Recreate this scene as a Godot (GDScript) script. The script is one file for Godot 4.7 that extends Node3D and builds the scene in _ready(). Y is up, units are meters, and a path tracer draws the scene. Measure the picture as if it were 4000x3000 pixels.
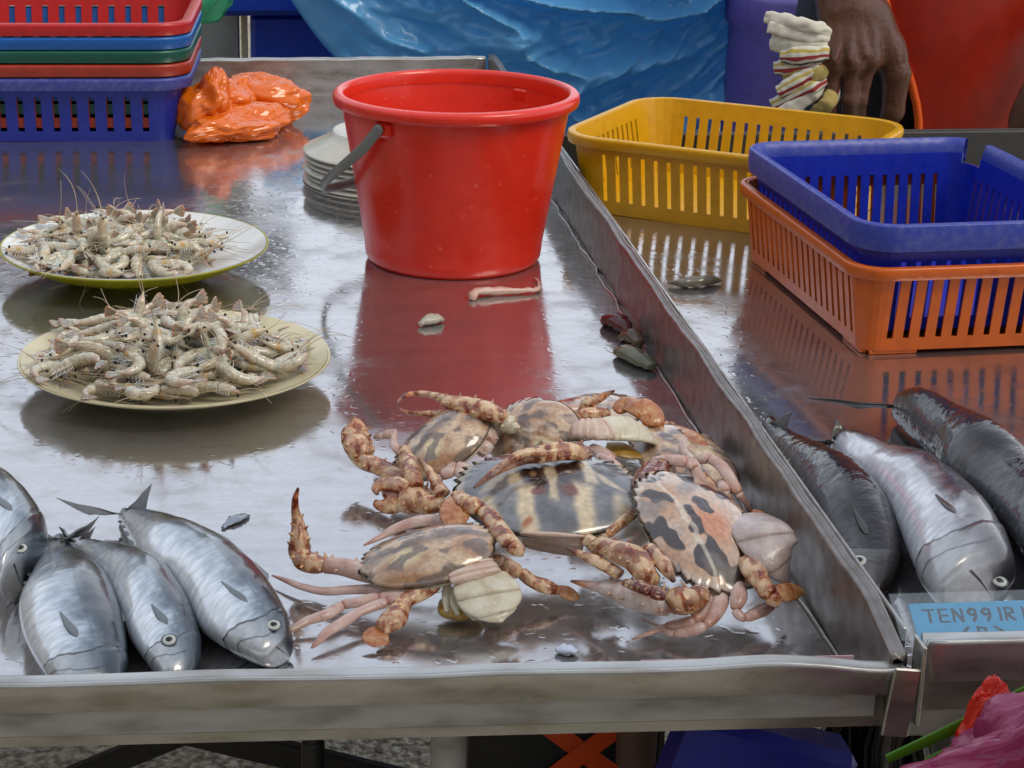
extends Node3D
# A fishmonger's steel tables at a wet market, in metres; the table tops lie at y = 0.8, the ground at y = 0.

const TY := 0.8

# ---------------------------------------------------------------- mesh helpers
class MB:
	var v := PackedVector3Array()
	var c := PackedColorArray()
	var uv := PackedVector2Array()
	var idx := PackedInt32Array()
	func add(p: Vector3, col := Color.WHITE, t := Vector2.ZERO) -> int:
		v.append(p); c.append(col); uv.append(t)
		return v.size() - 1
	func tri(a: int, b: int, d: int) -> void:
		idx.append(a); idx.append(b); idx.append(d)
	func quad(a: int, b: int, d: int, e: int) -> void:
		tri(a, b, d); tri(a, d, e)
	func face(a: Vector3, b: Vector3, d: Vector3, e: Vector3) -> void:
		var i := add(a, Color.WHITE, Vector2(a.x, a.z)); add(b, Color.WHITE, Vector2(b.x, b.z)); add(d, Color.WHITE, Vector2(d.x, d.z)); add(e, Color.WHITE, Vector2(e.x, e.z))
		quad(i, i + 1, i + 2, i + 3)
	# a six-sided block from its two four-cornered ends
	func hexa(p: Array) -> void:
		face(p[0], p[1], p[2], p[3]); face(p[7], p[6], p[5], p[4])
		for k in 4:
			var n := (k + 1) % 4
			face(p[k], p[4 + k], p[4 + n], p[n])
	func box(at: Vector3, s: Vector3, b := 0.0, basis := Basis()) -> void:
		var h := s * 0.5
		b = min(b, min(h.x, min(h.y, h.z)) * 0.9)
		if b <= 0.0:
			b = 0.0005
		# chamfered box: 24 corners
		var ids := {}
		for sx in [-1, 1]:
			for sy in [-1, 1]:
				for sz in [-1, 1]:
					for ax in 3:
						var q := Vector3(h.x - b, h.y - b, h.z - b)
						q[ax] += b
						var w := basis * Vector3(q.x * sx, q.y * sy, q.z * sz) + at
						ids[[sx, sy, sz, ax]] = w
		for ax in 3:
			var a1 := (ax + 1) % 3
			var a2 := (ax + 2) % 3
			for s0 in [-1, 1]:
				var ring := []
				for q in [[-1, -1], [1, -1], [1, 1], [-1, 1]]:
					var k := [0, 0, 0]
					k[ax] = s0; k[a1] = q[0]; k[a2] = q[1]
					ring.append(ids[[k[0], k[1], k[2], ax]])
				if s0 > 0: face(ring[3], ring[2], ring[1], ring[0])
				else: face(ring[0], ring[1], ring[2], ring[3])
			# edges parallel to ax
			for q in [[-1, -1], [1, -1], [1, 1], [-1, 1]]:
				var lo := [0, 0, 0]
				lo[ax] = -1; lo[a1] = q[0]; lo[a2] = q[1]
				var hi: Array = lo.duplicate()
				hi[ax] = 1
				var e := [ids[[lo[0], lo[1], lo[2], a1]], ids[[hi[0], hi[1], hi[2], a1]], ids[[hi[0], hi[1], hi[2], a2]], ids[[lo[0], lo[1], lo[2], a2]]]
				if q[0] * q[1] > 0: face(e[0], e[1], e[2], e[3])
				else: face(e[3], e[2], e[1], e[0])
		for sx in [-1, 1]:
			for sy in [-1, 1]:
				for sz in [-1, 1]:
					var i := add(ids[[sx, sy, sz, 0]])
					add(ids[[sx, sy, sz, 1]]); add(ids[[sx, sy, sz, 2]])
					if sx * sy * sz > 0: tri(i, i + 2, i + 1)
					else: tri(i, i + 1, i + 2)
	# a grid of nu x nv points given row by row; wrapped along v when closed
	func sheet(nu: int, nv: int, wrap: bool, first: int) -> void:
		for i in nu - 1:
			for j in (nv if wrap else nv - 1):
				var j2 := (j + 1) % nv
				quad(first + i * nv + j, first + i * nv + j2, first + (i + 1) * nv + j2, first + (i + 1) * nv + j)
	func mesh(closed := true) -> ArrayMesh:
		if closed:
			var vol := 0.0
			for t in range(0, idx.size(), 3):
				vol += v[idx[t]].dot(v[idx[t + 1]].cross(v[idx[t + 2]]))
			if vol > 0.0:
				for t in range(0, idx.size(), 3):
					var k := idx[t + 1]
					idx[t + 1] = idx[t + 2]; idx[t + 2] = k
		var n := PackedVector3Array()
		n.resize(v.size())
		for t in range(0, idx.size(), 3):
			var a := v[idx[t]]
			var w := (v[idx[t + 2]] - a).cross(v[idx[t + 1]] - a)
			for k in 3:
				n[idx[t + k]] += w
		for i in n.size():
			n[i] = n[i].normalized() if n[i].length_squared() > 1e-20 else Vector3.UP
		var ar := []
		ar.resize(Mesh.ARRAY_MAX)
		ar[Mesh.ARRAY_VERTEX] = v; ar[Mesh.ARRAY_NORMAL] = n; ar[Mesh.ARRAY_COLOR] = c; ar[Mesh.ARRAY_TEX_UV] = uv; ar[Mesh.ARRAY_INDEX] = idx
		var m := ArrayMesh.new()
		m.add_surface_from_arrays(Mesh.PRIMITIVE_TRIANGLES, ar)
		return m

func catmull(p: Array, t: float):
	var n := p.size()
	var i: int = clamp(int(t), 0, n - 2)
	var f := t - i
	var p0 = p[max(i - 1, 0)]
	var p1 = p[i]
	var p2 = p[i + 1]
	var p3 = p[min(i + 2, n - 1)]
	return 0.5 * ((2.0 * p1) + (p2 - p0) * f + (2.0 * p0 - 5.0 * p1 + 4.0 * p2 - p3) * f * f + (3.0 * p1 - p0 - 3.0 * p2 + p3) * f * f * f)

# a tube through pts: rw half width across, rt half thickness along up; colours per point
func sweep(mb: MB, pts: Array, rw: Array, rt: Array, seg := 10, sub := 4, up := Vector3.UP, cols := [], wob: FastNoiseLite = null, amp := 0.0, pinch := 0.0) -> void:
	var n := pts.size()
	var rows := []
	var total := (n - 1) * sub
	for k in total + 1:
		var t := float(k) / sub
		rows.append([catmull(pts, t), max(catmull(rw, t), 0.0002), max(catmull(rt, t), 0.0002), lerp_col(cols, t) if cols.size() == n else Color.WHITE])
	if pinch > 0.0:
		# joints: the tube narrows where it bends
		for i in range(1, n - 1):
			var bend: float = (pts[i] - pts[i - 1]).normalized().dot((pts[i + 1] - pts[i]).normalized())
			if bend > 0.94: continue
			for k in total + 1:
				var dt := (float(k) / sub - i) / 0.16
				var f := 1.0 - pinch * exp(-dt * dt) + pinch * 0.4 * exp(-pow(abs(dt) - 2.0, 2.0))
				rows[k][1] *= f; rows[k][2] *= f
	# round the ends
	var first := mb.v.size()
	var count := 0
	var arc := 0.0
	var all := []
	for k in total + 1:
		var a: Vector3 = rows[max(k - 1, 0)][0]
		var b: Vector3 = rows[min(k + 1, total)][0]
		var tg := (b - a).normalized()
		if k == 0:
			for q in [[0.95, 0.05], [0.6, 0.7], [0.3, 0.93]]:
				all.append([rows[0][0] - tg * rows[0][2] * q[0] * 0.8, rows[0][1] * q[1], rows[0][2] * q[1], rows[0][3], tg])
		all.append([rows[k][0], rows[k][1], rows[k][2], rows[k][3], tg])
		if k == total:
			for q in [[0.3, 0.93], [0.6, 0.7], [0.95, 0.05]]:
				all.append([rows[k][0] + tg * rows[k][2] * q[0] * 0.8, rows[k][1] * q[1], rows[k][2] * q[1], rows[k][3], tg])
	for k in all.size():
		var r: Array = all[k]
		var tg: Vector3 = r[4]
		var side := tg.cross(up)
		side = side.normalized() if side.length() > 0.05 else tg.cross(Vector3.RIGHT).normalized()
		var nn := side.cross(tg)
		if k > 0: arc += (all[k][0] - all[k - 1][0]).length()
		for j in seg:
			var an := TAU * j / seg
			var dv: Vector3 = side * cos(an) * r[1] + nn * sin(an) * r[2]
			var p: Vector3 = r[0] + dv
			if wob: p += dv.normalized() * wob.get_noise_3dv(p * 1000.0) * amp
			mb.add(p, r[3], Vector2(float(j) / seg, arc))
		count += 1
	mb.sheet(count, seg, true, first)
	var ca := mb.add(all[0][0], all[0][3])
	var cb := mb.add(all[-1][0], all[-1][3])
	for j in seg:
		mb.tri(ca, first + (j + 1) % seg, first + j)
		mb.tri(cb, first + (count - 1) * seg + j, first + (count - 1) * seg + (j + 1) % seg)

func lerp_col(cols: Array, t: float) -> Color:
	var i: int = clamp(int(t), 0, cols.size() - 2)
	return (cols[i] as Color).lerp(cols[i + 1], clamp(t - i, 0.0, 1.0))

func tube(mb: MB, a: Vector3, b: Vector3, r: float, seg := 12) -> void:
	var d := (b - a).normalized()
	sweep(mb, [a, b], [r, r], [r, r], seg, 1, Vector3.UP if abs(d.y) < 0.9 else Vector3.RIGHT)

# closed profile [Vector2(radius, y)] turned round the y axis
func lathe(mb: MB, prof: Array, seg := 64, at := Vector3.ZERO) -> void:
	var first := mb.v.size()
	for j in prof.size():
		for k in seg:
			var a := TAU * k / seg
			mb.add(at + Vector3(cos(a) * prof[j].x, prof[j].y, sin(a) * prof[j].x), Color.WHITE, Vector2(float(k) / seg, float(j) / prof.size()))
	mb.sheet(prof.size(), seg, true, first)

func noise(sd: int, freq: float, oct := 3, kind := FastNoiseLite.TYPE_SIMPLEX_SMOOTH) -> FastNoiseLite:
	var n := FastNoiseLite.new()
	n.seed = sd; n.frequency = freq; n.fractal_octaves = oct; n.noise_type = kind
	n.fractal_type = FastNoiseLite.FRACTAL_FBM if oct > 1 else FastNoiseLite.FRACTAL_NONE
	return n

# ---------------------------------------------------------------- scene helpers
var used := {}
func numbered(called: String) -> String:
	var n: int = used.get(called, 0)
	used[called] = n + 1
	return called if n == 0 else "%s_%03d" % [called, n]

func part(called: String, mb, m: Material, parent: Node, closed := true) -> MeshInstance3D:
	var o := MeshInstance3D.new()
	o.name = called
	o.mesh = mb.mesh(closed) if mb is MB else mb
	o.material_override = m
	o.cast_shadow = GeometryInstance3D.SHADOW_CASTING_SETTING_ON
	parent.add_child(o, true)
	return o

func tag(o: Node, label: String, category: String, group := "", kind := "") -> void:
	o.set_meta("label", label); o.set_meta("category", category)
	if group: o.set_meta("group", group)
	if kind: o.set_meta("kind", kind)

func thing(called: String, label: String, category: String, at := Vector3.ZERO, turn := 0.0, group := "") -> Node3D:
	var o := Node3D.new()
	o.name = numbered(called)
	add_child(o)
	o.position = at; o.rotation.y = turn
	tag(o, label, category, group)
	return o

func structure(called: String, mb, m: Material, label := "", closed := true) -> MeshInstance3D:
	var o := part(called, mb, m, self, closed)
	o.set_meta("kind", "structure")
	if label: o.set_meta("label", label)
	return o

# ---------------------------------------------------------------- materials
func tex_from(img: Image) -> ImageTexture:
	return ImageTexture.create_from_image(img)

func ramp_image(n: FastNoiseLite, size: int, stops: Array) -> Image:
	# seamless noise through a list of [value, colour]
	var g := n.get_seamless_image(size, size, false, false, 0.2)
	g.convert(Image.FORMAT_L8)
	var lut := []
	for i in 256:
		var t := i / 255.0
		var col: Color = stops[0][1]
		for k in stops.size() - 1:
			if t >= stops[k][0]:
				col = (stops[k][1] as Color).lerp(stops[k + 1][1], clamp((t - stops[k][0]) / (stops[k + 1][0] - stops[k][0]), 0.0, 1.0))
		lut.append(col)
	var d := g.get_data()
	var o := PackedByteArray()
	o.resize(size * size * 3)
	for i in d.size():
		var col: Color = lut[d[i]]
		o[i * 3] = int(col.r * 255.0); o[i * 3 + 1] = int(col.g * 255.0); o[i * 3 + 2] = int(col.b * 255.0)
	return Image.create_from_data(size, size, false, Image.FORMAT_RGB8, o)

func grey(t: float) -> Color:
	return Color(t, t, t)

func mat(col: Color, rough := 0.5, metal := 0.0) -> StandardMaterial3D:
	var m := StandardMaterial3D.new()
	m.albedo_color = col; m.roughness = rough; m.metallic = metal
	return m

var M := {}
var grain: ImageTexture
var bumps: ImageTexture

func plastic(col: Color, rough := 0.38, tile := 9.0) -> StandardMaterial3D:
	var m := mat(col, rough)
	m.albedo_texture = grain
	m.roughness_texture = scuff
	m.uv1_triplanar = true; m.uv1_world_triplanar = true
	m.uv1_scale = Vector3.ONE * tile
	return m
var scuff: ImageTexture

func make_materials() -> void:
	grain = tex_from(ramp_image(noise(11, 0.02, 5), 256, [[0.0, grey(0.86)], [0.45, grey(0.96)], [1.0, grey(1.0)]]))
	scuff = tex_from(ramp_image(noise(12, 0.025, 5), 256, [[0.0, grey(0.7)], [0.5, grey(0.9)], [1.0, grey(1.0)]]))
	# ---- wet stainless steel: a film of water, dried streaks, droplets
	var S := 1024
	var big := noise(21, 0.006, 4).get_seamless_image(S, S, false, false, 0.15)
	var streak_src := noise(22, 0.02, 3)
	var fine := noise(23, 0.09, 3).get_seamless_image(S, S, false, false, 0.15)
	var spots := noise(24, 0.055, 2).get_seamless_image(S, S, false, false, 0.15)
	var mid := noise(26, 0.018, 4).get_seamless_image(S, S, false, false, 0.15)
	for im in [big, fine, spots, mid]: im.convert(Image.FORMAT_L8)
	var db := big.get_data()
	var df := fine.get_data()
	var ds := spots.get_data()
	var dm := mid.get_data()
	var al := PackedByteArray()
	var ro := PackedByteArray()
	var he := PackedByteArray()
	al.resize(S * S * 3); ro.resize(S * S); he.resize(S * S)
	for i in S * S:
		var b := db[i] / 255.0
		var f := df[i] / 255.0
		var s := ds[i] / 255.0
		var md := dm[i] / 255.0
		var drop: float = clamp((s - 0.70) * 12.0, 0.0, 1.0)
		var dry: float = clamp((b - 0.40) * 2.4, 0.0, 1.0) * clamp((md - 0.2) * 2.0, 0.0, 1.0)
		var stain: float = clamp((md - 0.55) * 2.2, 0.0, 1.0)
		var line := ds[(i / S) * S + ((i % S) / 40)] / 255.0
		var a := 0.91 + 0.05 * f - 0.05 * dry - 0.06 * stain + 0.05 * (line - 0.5)
		al[i * 3] = int(clamp(a, 0, 1) * 255.0); al[i * 3 + 1] = int(clamp(a - 0.012 * stain, 0, 1) * 255.0); al[i * 3 + 2] = int(clamp(a - 0.04 * stain, 0, 1) * 255.0)
		ro[i] = int(clamp(0.075 + 0.13 * dry + 0.05 * f + 0.05 * stain, 0, 1) * 255.0)
		he[i] = int(clamp(0.40 + 0.22 * (md - 0.5) + 0.05 * (f - 0.5) * (0.4 + dry) + 0.16 * drop, 0, 1) * 255.0)
	var ia := tex_from(Image.create_from_data(S, S, false, Image.FORMAT_RGB8, al))
	var ir := tex_from(Image.create_from_data(S, S, false, Image.FORMAT_L8, ro))
	var hi := Image.create_from_data(S, S, false, Image.FORMAT_L8, he)
	hi.convert(Image.FORMAT_RGBA8)
	hi.bump_map_to_normal_map(1.0)
	var inm := tex_from(hi)
	var st := mat(Color(0.82, 0.81, 0.81), 1.0, 0.91)
	st.albedo_texture = ia; st.roughness_texture = ir
	st.normal_enabled = true; st.normal_texture = inm; st.normal_scale = 0.5
	st.uv1_scale = Vector3(1.0 / 0.9, 1.0 / 0.9, 1)
	M.wet_steel = st
	# ---- dull steel of the rims and frame
	var sm := ramp_image(noise(31, 0.012, 5), 512, [[0.0, Color(0.74, 0.72, 0.69)], [0.35, Color(0.88, 0.87, 0.86)], [0.6, Color(0.95, 0.95, 0.95)], [1.0, Color(1, 1, 1)]])
	var dn := noise(32, 0.05, 4).get_seamless_image(512, 512, false, false, 0.15)
	dn.convert(Image.FORMAT_RGBA8)
	dn.bump_map_to_normal_map(1.5)
	var dull := mat(Color(0.78, 0.77, 0.75), 0.33, 0.8)
	dull.albedo_texture = tex_from(sm); dull.roughness_texture = scuff
	dull.normal_enabled = true; dull.normal_texture = tex_from(dn); dull.normal_scale = 0.12
	dull.uv1_triplanar = true; dull.uv1_world_triplanar = true; dull.uv1_scale = Vector3(2.0, 7.0, 7.0)
	M.rim_steel = dull
	var ch: StandardMaterial3D = dull.duplicate()
	ch.albedo_color = Color(0.74, 0.73, 0.70); ch.roughness = 0.55; ch.metallic = 0.2
	M.frame_steel = ch
	var rd: StandardMaterial3D = dull.duplicate()
	rd.albedo_color = Color(0.56, 0.53, 0.51); rd.roughness = 0.4
	M.rail_steel = rd
	M.dark_iron = plastic(Color(0.17, 0.16, 0.15), 0.6)
	# ---- plastics
	M.red = plastic(Color(0.80, 0.15, 0.11), 0.30)
	# splashed bucket plastic: dried pale specks
	var sp := ramp_image(noise(13, 0.02, 4), 512, [[0.0, Color(0.80, 0.15, 0.07)], [0.5, Color(0.84, 0.17, 0.09)], [1.0, Color(0.86, 0.19, 0.10)]])
	var rg := RandomNumberGenerator.new()
	rg.seed = 5
	for i in 70:
		var r := rg.randf_range(0.6, 2.6) if rg.randf() < 0.8 else rg.randf_range(2.5, 4.0)
		var px := rg.randi() % 500
		var py := rg.randi() % 500
		for dx in range(-4, 5):
			for dy in range(-4, 5):
				if dx * dx + dy * dy <= r * r and px + dx >= 0 and py + dy >= 0: sp.set_pixel(px + dx, py + dy, Color(0.88, 0.40, 0.33))
	M.red.albedo_color = Color(1, 1, 1)
	M.red.albedo_texture = tex_from(sp)
	M.red.uv1_scale = Vector3.ONE * 4.0
	M.red_dull = plastic(Color(0.72, 0.10, 0.08), 0.4)
	M.sky_blue = plastic(Color(0.03, 0.33, 0.62), 0.4)
	M.green = plastic(Color(0.02, 0.30, 0.24), 0.4)
	M.brown_orange = plastic(Color(0.62, 0.18, 0.08), 0.42)
	M.navy = plastic(Color(0.11, 0.17, 0.56), 0.42)
	M.blue = plastic(Color(0.08, 0.16, 0.62), 0.36)
	M.orange = plastic(Color(0.80, 0.36, 0.03), 0.38)
	M.yellow = plastic(Color(0.82, 0.61, 0.02), 0.38)
	# rims rubbed pale by use
	for q in [["worn_blue", Color(0.10, 0.17, 0.60), 14], ["worn_navy", Color(0.14, 0.18, 0.52), 15]]:
		var wm := plastic(Color(1, 1, 1), 0.5, 7.0)
		wm.albedo_texture = tex_from(ramp_image(noise(q[2], 0.05, 5), 256, [[0.0, q[1]], [0.25, (q[1] as Color).lerp(Color(0.45, 0.46, 0.56), 0.15)], [0.6, (q[1] as Color).lerp(Color(0.45, 0.46, 0.56), 0.36)], [1.0, (q[1] as Color).lerp(Color(0.52, 0.53, 0.60), 0.6)]]))
		M[q[0]] = wm
	M.grey_plastic = plastic(Color(0.45, 0.45, 0.43), 0.4)
	M.black = plastic(Color(0.03, 0.03, 0.035), 0.5)
	M.black_film = plastic(Color(0.02, 0.025, 0.025), 0.2)
	M.white_plate = plastic(Color(0.88, 0.88, 0.86), 0.2, 4.0)
	M.cream_plate = plastic(Color(0.82, 0.77, 0.62), 0.25, 4.0)
	M.lime_plate = plastic(Color(0.62, 0.60, 0.08), 0.3, 4.0)
	M.grey_plate = plastic(Color(0.74, 0.72, 0.66), 0.3, 4.0)
	M.crate_blue = plastic(Color(0.03, 0.22, 0.66), 0.45)
	M.dark_blue = plastic(Color(0.10, 0.14, 0.56), 0.4)
	M.purple = plastic(Color(0.40, 0.34, 0.66), 0.5)
	M.dark_hole = mat(Color(0.02, 0.02, 0.02), 0.9)
	# films
	var bag := mat(Color(0.42, 0.70, 0.87), 0.28)
	bag.clearcoat_enabled = true; bag.clearcoat = 0.4; bag.clearcoat_roughness = 0.12
	bag.backlight_enabled = true; bag.backlight = Color(0.36, 0.62, 0.76)
	M.blue_film = bag
	var ob := mat(Color(0.92, 0.45, 0.06), 0.2)
	ob.backlight_enabled = true; ob.backlight = Color(0.7, 0.3, 0.05)
	ob.clearcoat_enabled = true; ob.clearcoat = 0.6; ob.clearcoat_roughness = 0.08
	M.orange_film = ob
	var pb := mat(Color(0.56, 0.13, 0.31), 0.3)
	pb.backlight_enabled = true; pb.backlight = Color(0.4, 0.1, 0.25)
	M.pink_film = pb
	var gb := mat(Color(0.25, 0.62, 0.45), 0.3)
	gb.backlight_enabled = true; gb.backlight = Color(0.2, 0.4, 0.3)
	M.green_film = gb
	# ---- ground and walls
	var gr := ramp_image(noise(41, 0.03, 5), 1024, [[0.0, Color(0.24, 0.20, 0.15)], [0.32, Color(0.44, 0.40, 0.32)], [0.5, Color(0.60, 0.57, 0.49)], [0.7, Color(0.72, 0.70, 0.65)], [1.0, Color(0.86, 0.85, 0.82)]])
	var gn := noise(42, 0.06, 4).get_seamless_image(512, 512, false, false, 0.15)
	gn.convert(Image.FORMAT_RGBA8)
	gn.bump_map_to_normal_map(6.0)
	var gm := mat(Color(1.0, 0.98, 0.94), 0.5)
	gm.albedo_texture = tex_from(gr); gm.normal_enabled = true; gm.normal_texture = tex_from(gn); gm.normal_scale = 1.0
	gm.uv1_triplanar = true; gm.uv1_world_triplanar = true; gm.uv1_scale = Vector3.ONE * 1.6
	M.ground = gm
	var wl := mat(Color(0.66, 0.65, 0.62), 0.8)
	wl.albedo_texture = grain; wl.uv1_triplanar = true; wl.uv1_world_triplanar = true; wl.uv1_scale = Vector3.ONE * 0.6
	M.wall = wl
	M.board = plastic(Color(0.62, 0.62, 0.60), 0.6, 3.0)
	# ---- crab shell
	M.mottled = shell(51, 0.030, [[0.0, Color(0.32, 0.10, 0.05)], [0.36, Color(0.50, 0.20, 0.08)], [0.46, Color(0.68, 0.38, 0.18)], [0.53, Color(0.84, 0.68, 0.50)], [1.0, Color(0.89, 0.79, 0.67)]], 17.0, 0.26)
	M.pink = shell(52, 0.02, [[0.0, Color(0.64, 0.42, 0.34)], [0.4, Color(0.77, 0.61, 0.55)], [0.7, Color(0.81, 0.69, 0.63)], [1.0, Color(0.86, 0.78, 0.71)]], 16.0, 0.3)
	M.pale_shell = shell(53, 0.03, [[0.0, Color(0.55, 0.34, 0.24)], [0.3, Color(0.74, 0.60, 0.52)], [0.55, Color(0.80, 0.72, 0.68)], [1.0, Color(0.86, 0.80, 0.74)]], 18.0, 0.26)
	M.red_spotted = shell(54, 0.05, [[0.0, Color(0.30, 0.07, 0.03)], [0.55, Color(0.42, 0.12, 0.05)], [0.66, Color(0.50, 0.18, 0.08)], [0.72, Color(0.88, 0.76, 0.58)], [1.0, Color(0.92, 0.84, 0.70)]], 20.0, 0.22)
	M.cream_shell = shell(55, 0.02, [[0.0, Color(0.70, 0.62, 0.48)], [0.5, Color(0.82, 0.77, 0.66)], [1.0, Color(0.88, 0.85, 0.78)]], 16.0, 0.3)
	M.band_shell = shell(56, 0.02, [[0.0, Color(0.74, 0.56, 0.48)], [0.5, Color(0.82, 0.70, 0.62)], [1.0, Color(0.87, 0.81, 0.72)]], 16.0, 0.28)
	M.grey_shell = shell(57, 0.02, [[0.0, Color(0.60, 0.50, 0.48)], [0.5, Color(0.72, 0.64, 0.61)], [1.0, Color(0.80, 0.76, 0.70)]], 16.0, 0.3)
	M.paddle = shell(58, 0.035, [[0.0, Color(0.50, 0.22, 0.06)], [0.4, Color(0.66, 0.36, 0.14)], [0.6, Color(0.72, 0.50, 0.30)], [1.0, Color(0.80, 0.66, 0.48)]], 18.0, 0.25)
	M.roe = shell(59, 0.04, [[0.0, Color(0.50, 0.30, 0.05)], [0.5, Color(0.66, 0.50, 0.18)], [1.0, Color(0.74, 0.66, 0.36)]], 20.0, 0.3)

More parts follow.
